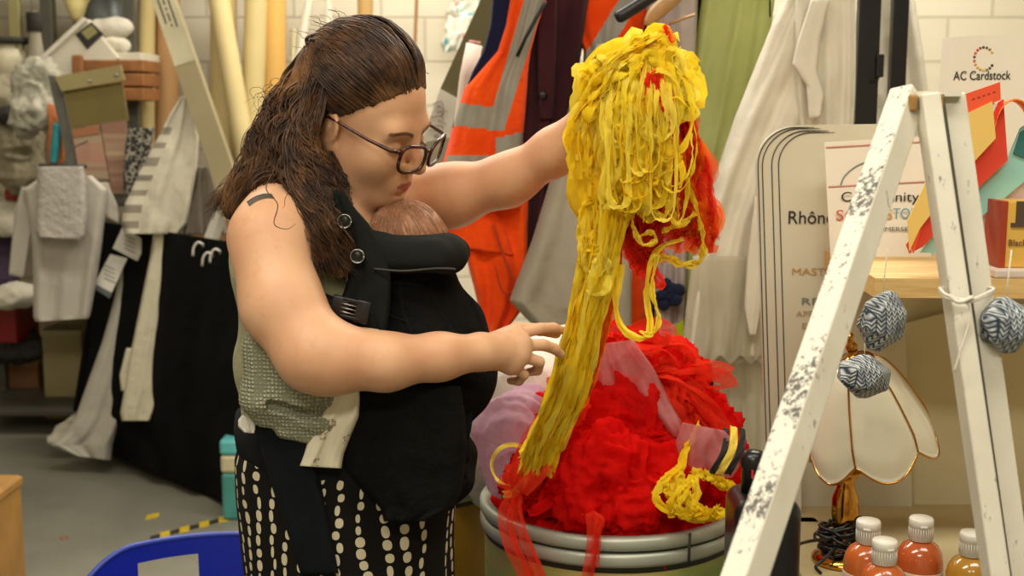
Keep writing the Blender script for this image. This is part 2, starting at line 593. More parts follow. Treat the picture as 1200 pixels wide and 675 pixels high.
# ================================================================== the woman
def px(n, Y=1.95): return n * Y / FPX

k = N('skin')
co = k.coord()
c0 = k.mix(k.ramp(k.noise(co, 9, 3), .35, .7), col(216, 170, 132), col(202, 148, 112))
c0 = k.mix(k.ramp(k.noise(co, 60, 2), .55, .8), c0, col(206, 152, 116))
skin = k.done(k.bsdf(c0, .48, 0, k.noise(co, 420, 2), .12, .0008, **{'Subsurface Weight': .12, 'Subsurface Radius': (.02, .008, .004), 'Subsurface Scale': .3, 'Specular IOR Level': .35}))
lipm = M('lip_skin', (186, 104, 92), .42, .05, 30, .1, 200)
browm = M('eyebrow_hair', (128, 90, 64), .8, .2, 60, .3, 300)

def hair_mat(name, a, b, c, sc):
    k = N(name)
    co = k.coord()
    f = k.noise(co, sc, 4, .7)
    cc = k.mix(k.ramp(f, .42, .68), col(*a), col(*b))
    cc = k.mix(k.ramp(k.noise(co, sc * .35, 2), .55, .75), cc, col(*c))
    b_ = k.bsdf(cc, .5, 0, **{'Specular IOR Level': .3, 'Anisotropic': .3})
    return k.done(b_)
hairm = hair_mat('brown_hair', (50, 32, 20), (98, 66, 40), (136, 96, 58), 28)
babyhairm = hair_mat('baby_hair', (126, 84, 56), (164, 116, 82), (140, 96, 66), 60)

yaw, pit, rol = math.radians(25), math.radians(21), math.radians(10)
_f = Vector((math.cos(yaw), -math.sin(yaw), 0)); _l = Vector((math.sin(yaw), math.cos(yaw), 0)); _z = Vector((0, 0, 1))
HF = _f * math.cos(pit) - _z * math.sin(pit); _u = _f * math.sin(pit) + _z * math.cos(pit)
HLv = _l * math.cos(rol) + _u * math.sin(rol); HU = _u * math.cos(rol) - _l * math.sin(rol)
HC = P(428, 136, 1.935)
HR = np.array([HF, HLv, HU]).T
def H(f, l, u): return HC + HF * f + HLv * l + HU * u

# torso turned a quarter towards the viewer
TF = Vector((math.cos(math.radians(27)), -math.sin(math.radians(27)), 0)); TL = Vector((-TF.y, TF.x, 0))
TR = np.array([TF, TL, _z]).T
def torso(F, g=0.0, k=.03):
    F.ell(P(375, 300, 1.98), (.115 + g, .165 + g, .17 + g), k, TR)
    F.ell(P(402, 345, 1.96) + TL * -.07, (.085 + g, .08 + g, .085 + g), k, TR)
    F.ell(P(402, 345, 1.96) + TL * .07, (.085 + g, .08 + g, .085 + g), k, TR)
    F.ell(P(378, 420, 1.97), (.12 + g, .15 + g, .15 + g), k, TR)
    F.ell(P(392, 520, 1.97), (.135 + g, .165 + g, .15 + g), k, TR)

woman = thing('person', 'woman with long curly brown hair and glasses leaning over a drum of red tulle', 'person', P(405, 520, 1.95) * 1 - Vector((0, 0, P(405, 520, 1.95).z)))
B = Field((-.50, 1.56, .90), (.30, 2.30, 1.74), .0028)
torso(B)
# neck, shoulders
B.cone(P(392, 268, 1.98), H(-.03, 0, -.06), .062, .052, .03)
B.cone(P(392, 262, 1.97), P(332, 272, 1.83), .05, .06, .04)
B.cone(P(392, 262, 1.98), P(450, 240, 2.10), .05, .055, .04)
B.cone(P(392, 262, 1.97), P(322, 252, 1.85), .035, .04, .04)
# right arm, bent across the front
B.chain([P(313, 281, 1.80), P(331, 358, 1.755), P(367, 413, 1.725), P(391, 424, 1.722)], [.058, .0545, .0495, .0455], .03)
B.chain([P(380, 417, 1.724), P(452, 424, 1.735), P(515, 418, 1.772), P(560, 413, 1.805)], [.050, .0395, .0325, .0275], .02)
def hand(W, kn, fingers, thumb, rk=.0135):
    for q in kn: B.cone(W, q, .019, rk, .016)
    for i in range(len(kn) - 1): B.cone(kn[i], kn[i + 1], rk, rk * .95, .012)
    for pts, r in fingers: B.chain(pts, [r, r * .95, r * .86, r * .74], .0025)
    B.chain(thumb, [.0135, .0115, .0098, .0082], .004)
    for pts, r in fingers + [(thumb, .0098)]:
        pass
hand(P(563, 412, 1.808), [P(604, 393, 1.855), P(610, 404, 1.846), P(608, 416, 1.84), P(599, 428, 1.838)],
     [([P(606, 392, 1.856), P(632, 385, 1.88), P(648, 384, 1.90), P(659, 387, 1.915)], .0096),
      ([P(612, 405, 1.846), P(636, 404, 1.865), P(650, 409, 1.882), P(657, 415, 1.895)], .0098),
      ([P(610, 417, 1.84), P(632, 424, 1.853), P(630, 434, 1.872), P(620, 436, 1.88)], .0093),
      ([P(601, 429, 1.838), P(614, 439, 1.85), P(608, 447, 1.864), P(598, 446, 1.87)], .0085)],
     [P(576, 400, 1.83), P(606, 386, 1.885), P(632, 386, 1.912), P(652, 391, 1.93)])
# left arm, raised to hold the bunch up
B.chain([P(452, 240, 2.12), P(530, 229, 2.10), P(592, 212, 2.07), P(606, 206, 2.06)], [.062, .050, .0385, .037], .03)
B.chain([P(598, 210, 2.066), P(650, 178, 2.03), P(697, 140, 1.985), P(727, 108, 1.955)], [.0375, .0375, .032, .027], .02)
kn2 = [P(762, 66, 1.925), P(768, 78, 1.925), P(771, 90, 1.93), P(769, 101, 1.935)]
fl = []
for i, q in enumerate(kn2):
    fl.append(([q, q + Vector((.026, -.012, -.004)), q + Vector((.022, -.032, -.006)), q + Vector((.002, -.036, -.006))], .0095 - .0006 * (i == 3)))
hand(P(732, 102, 1.95), kn2, fl, [P(742, 80, 1.93), P(748, 62, 1.90), P(762, 56, 1.885), P(776, 60, 1.882)])
# head
def HE(c, r, k=.01, cut=False, R=None): B.ell(H(*c), r, k, HR if R is None else HR @ R, cut)
def HCn(a, b, r1, r2, k=.01, cut=False): B.cone(H(*a), H(*b), r1, r2, k, cut)
HE((-.008, 0, .032), (.100, .077, .093), .02)
HE((.030, 0, -.042), (.060, .062, .080), .03)
HE((.000, 0, -.055), (.070, .060, .05), .03)
for s in (-1, 1):
    HCn((-.002, s * .050, -.052), (.048, s * .030, -.098), .022, .018, .03)
    HE((.056, s * .035, -.042), (.030, .029, .034), .02)
HE((.066, 0, -.106), (.024, .030, .019), .02)
HE((.076, 0, -.108), (.013, .018, .013), .012)
HCn((.076, -.034, .010), (.076, .034, .010), .016, .016, .02)
HE((.078, 0, -.078), (.022, .030, .026), .015)
for s in (-1, 1): HE((.098, s * .032, -.012), (.022, .019, .013), .014, True)
for s in (-1, 1):
    HE((.0765, s * .032, -.013), (.0135, .0165, .0125), .004)
    HCn((.0885, s * .022, -.017), (.083, s * .044, -.0175), .0016, .0016, .002, True)
HCn((.086, 0, .004), (.111, 0, -.040), .0095, .0105, .012)
HE((.112, 0, -.042), (.0115, .0115, .0105), .006)
for s in (-1, 1):
    HE((.102, s * .0125, -.046), (.0105, .0075, .008), .006)
    HCn((.1065, s * .006, -.0545), (.103, s * .008, -.0525), .003, .0035, .003, True)
for s in (-1, 1):
    HCn((.0955, 0, -.0725), (.084, s * .021, -.0775), .0056, .0035, .006)
    HCn((.0925, 0, -.0838), (.083, s * .019, -.0792), .0064, .0035, .006)
    HCn((.1015, 0, -.0778), (.0865, s * .022, -.0785), .0014, .0014, .002, True)
HE((.094, 0, -.093), (.010, .018, .004), .006, True)
# ears
for s in (-1, 1):
    Rm = np.array(Matrix.Rotation(math.radians(14 * s), 3, 'Z') @ Matrix.Rotation(math.radians(12), 3, 'Y'))
    HE((-.008, s * .079, -.012), (.0185, .0065, .031), .006, False, Rm)
    HE((-.006, s * .087, -.008), (.0110, .0060, .019), .004, True, Rm)
    HE((-.010, s * .0835, -.010), (.0045, .0030, .013), .003, False, Rm)
    HE((-.001, s * .078, -.038), (.0085, .0060, .009), .005, False)
def body_mat(c):
    r = (c - np.array(HC)) @ HR
    f, l, u = r[:, 0], r[:, 1], r[:, 2]
    lip = (np.abs(l) < .021) & (u < -.0695 - np.abs(l) * .22) & (u > -.0885 + np.abs(l) * .35) & (f > .08)
    return lip.astype(int)
body = solid('body', B, [skin, lipm], woman, 2, None, body_mat)
del B

# eyebrows and lashes
def onface(l, u, o=0.0):
    p0 = H(.25, l, u); ok, loc, nor, _i = body.ray_cast(p0, -HF)
    return (loc + HF * o) if ok else H(.09, l, u)
for s in (-1, 1):
    e = MB()
    for i in range(26):
        t = i / 25
        a = onface(s * (.013 + .038 * t), .007 + .008 * math.sin(t * 2.4), .0004)
        d = HLv * s * .007 * (.6 + .4 * t) + HU * (.004 * (1 - 1.6 * t)) + HF * (-.002 * t)
        for j in range(3):
            o = HU * (j - 1) * .0018 + HF * .0003
            e.tube([a + o, a + o + d * .5 + HF * .0006, a + o + d], [.0006, .0006, .0002], 4)
    e.build('eyebrow', browm, woman)
    e = MB()
    for i in range(16):
        t = i / 15
        a = onface(s * (.021 + .024 * t), -.0165, .0)
        e.tube([a, a + HF * .005 - HU * .0035, a + HF * .009 - HU * .003], [.0006, .0005, .0002], 4)
    e.build('eyelashes', browm, woman)

# ---- hair
hb = Field(H(0, 0, 0) - Vector((.40, .28, .50)), H(0, 0, 0) + Vector((.24, .28, .24)), .004)
hb.ell(H(-.010, 0, .036), (.0985, .0780, .0945), .012, HR)
hb.ell(H(-.070, 0, .055), (.045, .062, .050), .03, HR)
hb.plane(H(.078, 0, .072), HF * .85 - HU)          # hairline over the brow
cl = []
def rnd(a, b): return random.uniform(a, b)
def hp(l):  # dark inner mass of the loose hair
    return [P(*q) for q in l]
hb.chain(hp([(380, 90, 1.94), (350, 138, 1.94), (322, 190, 1.94), (296, 232, 1.93), (272, 250, 1.93)]), [.045, .036, .030, .022, .010], .03)
hb.chain(hp([(358, 130, 1.92), (356, 180, 1.90), (368, 225, 1.875), (380, 268, 1.84), (394, 300, 1.83)]), [.038, .034, .028, .020, .010], .03)
hb.chain(hp([(388, 190, 1.93), (394, 215, 1.91), (398, 250, 1.88)]), [.018, .018, .012], .02)
for s in (-1, 1):
    hb.ell(H(.003, s * .088, -.012), (.024, .03, .034), .008, HR, True)
    hb.ell(H(.05, s * .085, -.05), (.06, .05, .06), .012, HR, True)
hb.ell(H(.03, 0, -.04), (.052, .055, .07), .005, HR, True)
hV, hQ = hb.nets(); hV = relax(hV, hQ, 2)
hV = crumple(hV, vnormals(hV, hQ), .004, 30, 3)
mb = MB()
mb.add(hV.tolist(), hQ.tolist())
clip = H(-.112, -.01, .088)
def capray(d, ex=1.0):
    """point on the hair cap in direction d (head axes)"""
    r = np.array((.113, .090, .106)) * ex
    t = 1 / math.sqrt(sum((d[i] / r[i]) ** 2 for i in range(3)))
    return H(-.012 + d[0] * t, d[1] * t, .040 + d[2] * t)
def strand(pts, r, curl, turns, n, ph, k0=.15):
    c = bez(pts, n)
    out = []
    for i, p in enumerate(c):
        t = i / n
        d = (c[min(i + 1, n)] - c[max(i - 1, 0)]).normalized()
        x = d.orthogonal().normalized()
        y = d.cross(x)
        a = ph + turns * 2 * PI * t
        w = curl * min(1, max(0, t - k0) / .3)
        out.append(p + (Vector((1, 0, 0)) * math.cos(a) + Vector((0, .8, .5)) * math.sin(a)) * w)
    mb.tube(out, [r * (1 - .75 * (i / n) ** 2) for i in range(n + 1)], 4, cap=False)
# combed back over the crown
for i in range(1100):
    s = random.choice((-1, 1, -1))
    e = rnd(0, 1) ** .8
    # start along the hairline: brow centre to just above the ear
    d0 = np.array((1 - .86 * e ** 1.4, s * (rnd(-.02, .10) + .97 * e), .46 - .40 * e - .42 * e ** 3 + rnd(-.06, .06)))
    d1 = np.array((-1.0, s * rnd(0, .25), .45 + rnd(-.25, .3)))
    lift = rnd(.995, 1.045)
    pts = []
    for j in range(6):
        t = j / 5
        d = d0 * (1 - t) + d1 * t + np.array((0, s * (rnd(-.04, .16) + .75 * e), .95 * (1 - e) ** 1.3)) * math.sin(t * PI) * .6
        d /= np.linalg.norm(d)
        pts.append(capray(d, lift - .15 * (1 - t) ** 4 + .02 * math.sin(t * PI) - .05 * max(0, -d[0]) ** 2))
    strand(pts, rnd(.0007, .0015), rnd(.0006, .0032), rnd(1, 3), 18, rnd(0, 6))
# loose curls: behind the shoulder and in front of it
def loose(S, mid, E, n, spread, curl, rr=(.0008, .0016)):
    for i in range(n):
        a = rnd(0, 1)
        g = lambda L: Vector(L[0]).lerp(Vector(L[1]), a) + Vector((rnd(-1, 1), rnd(-1, 1) * 1.3, rnd(-1, 1))) * spread
        p0 = g(S); ms = [g(m) for m in mid]; p1 = g(E)
        c = [p0] + ms + [p1]
        m_ = rnd(.82, 1.0)
        c[-1] = c[-2].lerp(c[-1], m_)
        ph, tu, cu = rnd(0, 6.3), rnd(2.5, 5.5), curl * rnd(.4, 1.2)
        r = rnd(*rr)
        for q in range(4):
            off = Vector((rnd(-1, 1), rnd(-1, 1), rnd(-1, 1))) * .0045
            strand([x + off for x in c], r * rnd(.6, 1), cu, tu, 34, ph + rnd(-.5, .5))
D = lambda a, b: (P(*a), P(*b))
loose(D((366, 64, 1.93), (380, 105, 1.86)), [D((334, 108, 1.95), (364, 150, 1.84)), D((300, 165, 1.94), (345, 195, 1.84)), D((276, 215, 1.92), (318, 216, 1.85))], D((250, 246, 1.92), (290, 246, 1.87)), 170, .014, .008)
loose(D((364, 66, 1.95), (380, 90, 1.87)), [D((330, 108, 1.93), (362, 140, 1.85)), D((306, 150, 1.92), (340, 180, 1.85))], D((282, 205, 1.91), (330, 218, 1.84)), 150, .012, .010)
loose(D((366, 80, 1.90), (370, 116, 1.85)), [D((342, 150, 1.86), (362, 170, 1.84)), D((340, 205, 1.82), (386, 215, 1.83)), D((364, 258, 1.785), (400, 262, 1.80))], D((376, 318, 1.785), (410, 322, 1.795)), 190, .010, .0075)
loose(D((366, 100, 1.87), (368, 118, 1.85)), [D((352, 140, 1.845), (362, 160, 1.84)), D((354, 190, 1.83), (382, 204, 1.83))], D((370, 262, 1.80), (398, 250, 1.81)), 120, .007, .007)
loose(D((378, 178, 1.88), (390, 182, 1.88)), [D((384, 205, 1.87), (402, 208, 1.88)), D((386, 235, 1.84), (408, 240, 1.85))], D((392, 285, 1.80), (408, 300, 1.80)), 50, .005, .006)
# a fine lock looping over the shoulder
strand([P(318, 205, 1.80), P(312, 222, 1.75), P(326, 240, 1.725), P(322, 262, 1.715), P(336, 268, 1.715), P(346, 262, 1.72)], .0009, .001, 1, 30, 0)
strand([P(335, 205, 1.80), P(338, 225, 1.75), P(330, 245, 1.725)], .0008, .002, 2, 24, 1)
for i in range(34):   # flyaways
    a = P(rnd(315, 372), rnd(90, 150), rnd(1.88, 1.95))
    strand([a, a + Vector((rnd(-.03, -.01), rnd(-.02, .02), rnd(-.02, .01))), a + Vector((rnd(-.045, -.01), rnd(-.03, .02), rnd(-.07, -.02)))], .0005, .005, 2, 20, rnd(0, 6), 0)
for i in range(30):
    d = np.array((rnd(-1, .8), rnd(-.9, .2), rnd(.3, 1))); d /= np.linalg.norm(d)
    a = capray(d, 1.02)
    strand([a, capray(d, 1.07) + HF * -.015, capray(d, 1.10) + HF * -.03], .0005, .003, 1.5, 14, rnd(0, 6), 0)
hair = mb.build('hair', hairm, woman)
# claw clip
clipm = M('dark_plastic_clip', (34, 22, 16), .3, .1, 40, 0)
e = MB()
for s in (0, 1):
    base = P(372 + s * 6, 50 + s * 3, 1.90)
    e.tube([base + Vector((.016 * math.cos(a) * (1.0 + .15 * math.sin(3 * a)), -.006 * s, .013 * math.sin(a))) for a in [2 * PI * j / 20 for j in range(21)]], .0026, 6)
e.tube([P(366, 54, 1.89), P(380, 60, 1.87), P(392, 58, 1.87)], [.004, .003, .001], 6)
e.tube([P(366, 48, 1.89), P(382, 47, 1.88), P(396, 48, 1.87)], [.004, .003, .001], 6)
e.build('hair_claw_clip', clipm, woman)

# ---- glasses
gm = M('tortoiseshell', (74, 26, 20), .25, .35, 60, 0, c2=(28, 12, 10))
k = N('spectacle_lens')
tr = k.n('ShaderNodeBsdfTransparent'); tr.inputs[0].default_value = (.97, .97, .95, 1)
gl = k.n('ShaderNodeBsdfGlossy'); gl.inputs['Roughness'].default_value = .03
mx = k.n('ShaderNodeMixShader'); mx.inputs[0].default_value = .07
k.l(tr.outputs[0], mx.inputs[1]); k.l(gl.outputs[0], mx.inputs[2])
lensm = k.done(mx.outputs[0])
fr = MB(); lenses = []
for s in (-1, 1):
    ring = []
    for j in range(32):
        a = 2 * PI * j / 32
        ca, sa = math.cos(a), math.sin(a)
        l = .0275 * math.copysign(abs(ca) ** .6, ca); u = .0215 * math.copysign(abs(sa) ** .7, sa)
        u += .004 * (l * 1 / .0275) * (1 if sa > 0 else .2)
        fo = .1225 - .35 * (abs(l + .034) ** 2) * 3
        ring.append(H(.121 - 9 * (max(.034 + l, 0)) ** 2 * .35 - (u + .02) * -.06, s * (.034 + l), -.018 + u))
    fr.tube(ring + [ring[0]], [.0029] * 33, 6)
    lenses.append(ring)
    fr.tube([H(.1105, s * .0625, -.004), H(.100, s * .0735, -.003), H(.06, s * .0785, .000), H(.02, s * .082, .006), H(-.012, s * .084, .010), H(-.03, s * .083, -.004)], [.0032, .003, .0025, .0022, .002, .0018], 6)
fr.tube([H(.120, -.0075, -.012), H(.1225, 0, -.009), H(.120, .0075, -.012)], .0024, 6)
glasses = fr.build('glasses', gm, woman)
for ring in lenses:
    m_ = MB(); m_.slab(ring, HF * .0012)
    m_.build('lens', lensm, glasses, False)

# ---- clothes
olive = cloth('olive_jersey', (150, 148, 112), wrinkle=16)
T = Field((-.50, 1.70, .98), (.06, 2.24, 1.46), .004)
torso(T, .007)
T.plane(P(395, 478, 1.97), -_z)
T.plane(P(395, 268, 1.97) - _z * .0, _z + TF * -.25)
T.chain([P(345, 240, 1.86), P(352, 228, 1.90), P(340, 262, 1.99)], [.02, .02, .02], .01)
T.box(P(345, 285, 1.80) + TL * -.06, (.2, .07, .05), .03, .02, TR, True)
solid('tank_top', T, olive, woman, 2, lambda V, n: crumple(V, n, .003, 18, 5, False))
del T
strap = MB()
def onbody(x, y, o=.003):
    o_ = Vector((0, 0, CAMZ)); d_ = (P(x, y, 1.5) - o_).normalized()
    ok, loc, nor, _i = body.ray_cast(o_, d_)
    return loc + nor * o if ok else P(x, y, 1.80)
pts_ = [onbody(x, y) for x, y in ((292, 241), (299, 236), (306, 233), (313, 231.5), (320, 232))]
for dz in (-.003, 0, .003): strap.tube(bez([p + Vector((-.5, 0, .8)) * dz for p in pts_], 16), .0014, 6)
strap.build('shoulder_strap', cloth('grey_strap', (112, 106, 100)), woman)

k = N('pebble_print_skirt')
uvn = k.coord('UV')
sp = k.n('ShaderNodeSeparateXYZ'); k.l(uvn, sp.inputs[0])
wob = k.math('MULTIPLY', k.math('SINE', k.math('ADD', k.math('MULTIPLY', sp.outputs[1], 15.0), k.math('MULTIPLY', sp.outputs[0], 23.0))), .30)
cu_ = k.math('ADD', k.math('DIVIDE', sp.outputs[0], .029), wob)
ci = k.math('FLOOR', cu_); cf = k.math('SUBTRACT', k.math('SUBTRACT', cu_, ci), .5)
wn = k.n('ShaderNodeTexWhiteNoise', noise_dimensions='1D'); k.l(ci, wn.inputs['W'])
v_ = k.math('ADD', k.math('DIVIDE', sp.outputs[1], k.math('ADD', k.math('MULTIPLY', wn.outputs['Value'], .009), .0175)), k.math('MULTIPLY', wn.outputs['Value'], 37.0))
vi = k.math('FLOOR', v_); vf = k.math('SUBTRACT', k.math('SUBTRACT', v_, vi), .5)
cmb = k.n('ShaderNodeCombineXYZ'); k.l(ci, cmb.inputs[0]); k.l(vi, cmb.inputs[1])
w2 = k.n('ShaderNodeTexWhiteNoise', noise_dimensions='2D'); k.l(cmb.outputs[0], w2.inputs['Vector'])
s2 = k.n('ShaderNodeSeparateColor'); k.l(w2.outputs['Color'], s2.inputs[0])
ra = k.math('ADD', k.math('MULTIPLY', s2.outputs[0], .12), k.math('MULTIPLY', wn.outputs['Value'], .11)); ra = k.math('ADD', ra, .07)
rb = k.math('ADD', k.math('MULTIPLY', s2.outputs[1], .16), .32)
ox = k.math('MULTIPLY', k.math('SUBTRACT', s2.outputs[2], .5), .3)
dx = k.math('DIVIDE', k.math('ADD', cf, ox), ra); dy = k.math('DIVIDE', vf, rb)
dd = k.math('ADD', k.math('POWER', k.math('ABSOLUTE', dx), 2.3), k.math('POWER', k.math('ABSOLUTE', dy), 2.3))
msk = k.math('LESS_THAN', dd, 1.0)
keep = k.math('GREATER_THAN', k.math('FRACT', k.math('MULTIPLY', wn.outputs['Value'], 91.7)), .10)
msk = k.math('MULTIPLY', msk, keep)
cc = k.mix(msk, col(22, 20, 19), col(208, 198, 168))
skirtm = k.done(k.bsdf(cc, .9, 0, k.noise(k.coord(), 30, 3), .4, .003, **{'Specular IOR Level': .15}))
rows = [(484, 300, 520), (500, 286, 530), (530, 277, 536), (570, 278, 534), (620, 283, 531), (675, 289, 531), (760, 291, 534), (900, 286, 545), (1100, 276, 560), (1205, 268, 568)]
V, F, UV = [], [], []
nu = 96; cy = 1.965
prof = []
for (y, a, b) in rows:
    p0, p1 = P(a, y, cy), P(b, y, cy)
    prof.append((p0.z, (p0.x + p1.x) / 2, (p1.x - p0.x) / 2))
zs = np.linspace(prof[0][0], max(prof[-1][0], .05), 60)
pz = np.array(prof)[::-1]
for z in zs:
    cx = np.interp(z, pz[:, 0], pz[:, 1]); hw = np.interp(z, pz[:, 0], pz[:, 2])
    t = (zs[0] - z)
    for j in range(nu):
        a = 2 * PI * j / nu
        f = 1 + (.012 + .05 * min(t, .8)) * math.sin(7 * a + 2 * t) + .02 * min(1, t * 3) * math.sin(13 * a + 1)
        V.append((cx + hw * math.cos(a) * (1 + (f - 1) * .35), cy + hw * .98 * math.sin(a) * f, z))
n0 = len(zs)
for i in range(n0 - 1):
    for j in range(nu):
        F.append((i * nu + j, (i + 1) * nu + j, (i + 1) * nu + (j + 1) % nu, i * nu + (j + 1) % nu))
me = bpy.data.meshes.new('skirt'); me.from_pydata(V, [], F)
ul = me.uv_layers.new(name='UVMap')
for pidx, poly in enumerate(me.polygons):
    i, j = divmod(pidx, nu)
    for q, (a, b) in enumerate(((0, 0), (1, 0), (1, 1), (0, 1))):
        ul.data[poly.loop_start + q].uv = ((j + b) / nu * 1.04, (zs[0] - zs[i + a]) * 1.0)
link('skirt', me, skirtm, woman)
for s in (-1, 1):
    m_ = MB()
    c = Vector((P(405, 520, 1.95).x, 1.965, 0)) + TL * s * .09 + TF * .03
    prof_ = [(.001, 0), (.045, .0), (.047, .018), (.042, .05), (.034, .07), (.001, .074)]
    m_.lathe(prof_, c, 24, 0, None, 1, 1)
    m_.v = [tuple(c + TF * ((Vector(q) - c).dot(TF) * 2.3 + .04) + TL * ((Vector(q) - c).dot(TL) * .95) + _z * ((q[2]) * (1 - .35 * max(0, (Vector(q) - c).dot(TF) / .05)))) for q in m_.v]
    m_.build('shoe', M('black_leather', (26, 24, 24), .5), woman)

# ================================================================== the baby and its carrier
BF = -TF
baby = thing('person', 'baby with fine brown hair tucked inside the black carrier', 'person', P(478, 470, 1.93))
bb = Field((-.26, 1.72, .98), (.06, 2.12, 1.50), .003)
bc = P(476, 291, 1.925)
BR = np.array([BF, Vector((-BF.y, BF.x, 0)), _z]).T
bb.ell(bc, (.070, .058, .072), .01, BR)
bb.ell(bc + BF * .03 - _z * .035, (.042, .045, .042), .02, BR)
bb.ell(bc + BF * .072 - _z * .028, (.009, .008, .008), .006, BR)
for s in (-1, 1):
    o = Vector(BR[:, 1]) * s
    bb.ell(bc + o * .057 - _z * .022, (.011, .005, .018), .006, BR)
    bb.ell(bc + BF * .066 + o * .022 - _z * .012, (.01, .011, .006), .006, BR, True)
    bb.ell(bc + BF * .050 + o * .028 - _z * .050, (.022, .020, .022), .012, BR)
    bb.chain([bc - _z * .12 + o * .055, bc - _z * .17 + o * .085 + BF * .02, bc - _z * .13 + o * .075 + BF * .06], [.026, .022, .018], .01)
    bb.chain([bc - _z * .245 + o * .04, bc - _z * .235 + o * .07 + BF * .0, bc - _z * .30 + o * .065 - BF * .01], [.042, .034, .025], .015)
bb.cone(bc - _z * .06, bc - _z * .12, .035, .045, .02)
bb.cone(bc - _z * .13, bc - _z * .24, .062, .068, .03)
bb.ell(bc + BF * .064 - _z * .058, (.006, .013, .004), .003, BR)
solid('body', bb, skin, baby, 2)
del bb
bh = MB()
nh = Field(bc - Vector((.1, .1, .1)), bc + Vector((.1, .1, .1)), .003)
nh.ell(bc + _z * .001, (.0725, .0605, .0745), .005, BR)
nh.plane(bc + BF * .045, BF * 1 - _z * .55)
hv, hq = nh.nets(); hv = relax(hv, hq, 1)
bh.add(hv.tolist(), hq.tolist())
for i in range(420):
    a = rnd(0, 2 * PI)
    top = Vector((rnd(-.3, .1), rnd(-.2, .2), 1)); low = Vector((math.cos(a), math.sin(a), rnd(-.5, .1)))
    pts = []
    for j in range(5):
        t = (.05 + .95 * j / 4)
        d = (top * (1 - t) + low * t + Vector((-.15, 0, .25)) * math.sin(t * PI)).normalized()
        q = d.dot(BF); w = d.dot(Vector(BR[:, 1]))
        rr = 1 / math.sqrt((q / .0735) ** 2 + (w / .0615) ** 2 + (d.z / .0755) ** 2)
        if q > .55: continue
        pts.append(bc + d * rr * rnd(.995, 1.012))
    if len(pts) > 2:
        c = bez(pts, 10)
        bh.tube(c, [.0009 * (1 - .6 * j / 10) for j in range(11)], 4, cap=False)
bh.build('hair', babyhairm, baby)

blk = cloth('carrier_canvas', (20, 20, 18), weave=900, wrinkle=18, wr=.7, c2=(13, 13, 13))
blk2 = cloth('carrier_padding', (30, 32, 29), weave=900, wrinkle=9, wr=.3, c2=(24, 26, 24))
web = cloth('black_webbing', (27, 28, 30), weave=500, wrinkle=8, wr=.2)
plas = M('black_plastic', (20, 20, 21), .35, .05, 20, 0)
steel = M('pale_metal', (168, 166, 158), .3, .05, 20, 0, metal=.9)
car = thing('baby_carrier', 'black baby carrier with rolled hood strapped to the woman', 'baby carrier', P(470, 540, 1.93))
cf_ = Field((-.34, 1.68, .92), (.06, 2.16, 1.42), .0035)
cf_.chain([P(462, 320, 1.93), P(478, 380, 1.93), P(492, 430, 1.93), P(480, 500, 1.94)], [.078, .098, .114, .085], .04)
cf_.cone(P(450, 470, 1.93), P(512, 545, 1.93), .09, .045, .05)
cf_.cone(P(420, 520, 1.94), P(505, 555, 1.93), .10, .06, .05)
def cdisp(V, n):
    w = np.sin((V[:, 0] * 60 + V[:, 2] * 38) + 2.0 * vnoise(V, 9, 2)) * .5 + np.sin(V[:, 0] * 25 - V[:, 2] * 70 + 3 * vnoise(V, 7, 4)) * .5
    return V + n * (.0062 * w + .004 * vnoise(V, 22, 8))[:, None]
solid('panel', cf_, blk, car, 2, cdisp)
del cf_
hf = Field((-.26, 1.70, 1.26), (.02, 2.06, 1.44), .003)
hf.box(P(482, 297, 1.855), (.070, .055, .027), .025, .01, np.array(Matrix.Rotation(math.radians(-8), 3, 'Z')))
hf.cone(P(528, 300, 1.85), P(534, 296, 1.95), .0255, .024, .02)
hf.cone(P(440, 292, 1.84), P(424, 284, 1.86), .024, .016, .02)
solid('hood', hf, blk2, car, 2, lambda V, n: crumple(V, n, .0022, 14, 6, False))
seam = MB()
seam.tube([P(x, 316 + 1.5 * math.sin(x * .07), 1.795) for x in range(438, 538, 6)], .0016, 6)
seam.build('hood_piping', M('piping', (52, 52, 49), .7), car)
sheet('shoulder_strap', [(222, 390, 400), (244, 392, 416), (262, 392, 432), (285, 396, 447), (305, 402, 456), (325, 408, 458), (345, 402, 458), (370, 386, 456), (398, 380, 452)], 1.815, blk2, car, .015, .03, 1.5, .003, 24, 30, 4)
sheet('shoulder_strap', [(222, 424, 452), (232, 428, 466), (246, 436, 474), (262, 446, 480)], 2.045, web, car, .01, .02, 1.5, .003, 20, 20, 5)
sheet('side_strap', [(340, 371, 388, 346), (352, 372, 438, 366), (372, 378, 444, 386)], 1.79, web, car, .010, .012, 1, .002, 24, 16, 6)
def rotxz(a): return Matrix.Rotation(-a, 3, 'Y')
bk = MB(); bp = P(412, 362, 1.768); R_ = Matrix.Rotation(math.radians(14), 3, 'Y')
bk.box(bp + R_ @ Vector((-.017, 0, 0)), (.026, .010, .030), R_, 0, .003)
bk.box(bp + R_ @ Vector((.016, 0, 0)), (.022, .010, .034), R_, 0, .003)
for s in (-1, 1): bk.box(bp + R_ @ Vector((0, -.001, s * .0125)), (.03, .009, .006), R_, 0, .002)
bko = sharp(bk.build('buckle', plas, car))
bk = MB()
for j in range(3): bk.box(bp + R_ @ Vector((-.004, -.0062, (j - 1) * .006)), (.022, .002, .0016), R_, 0)
bk.build('buckle_slots', steel, bko)
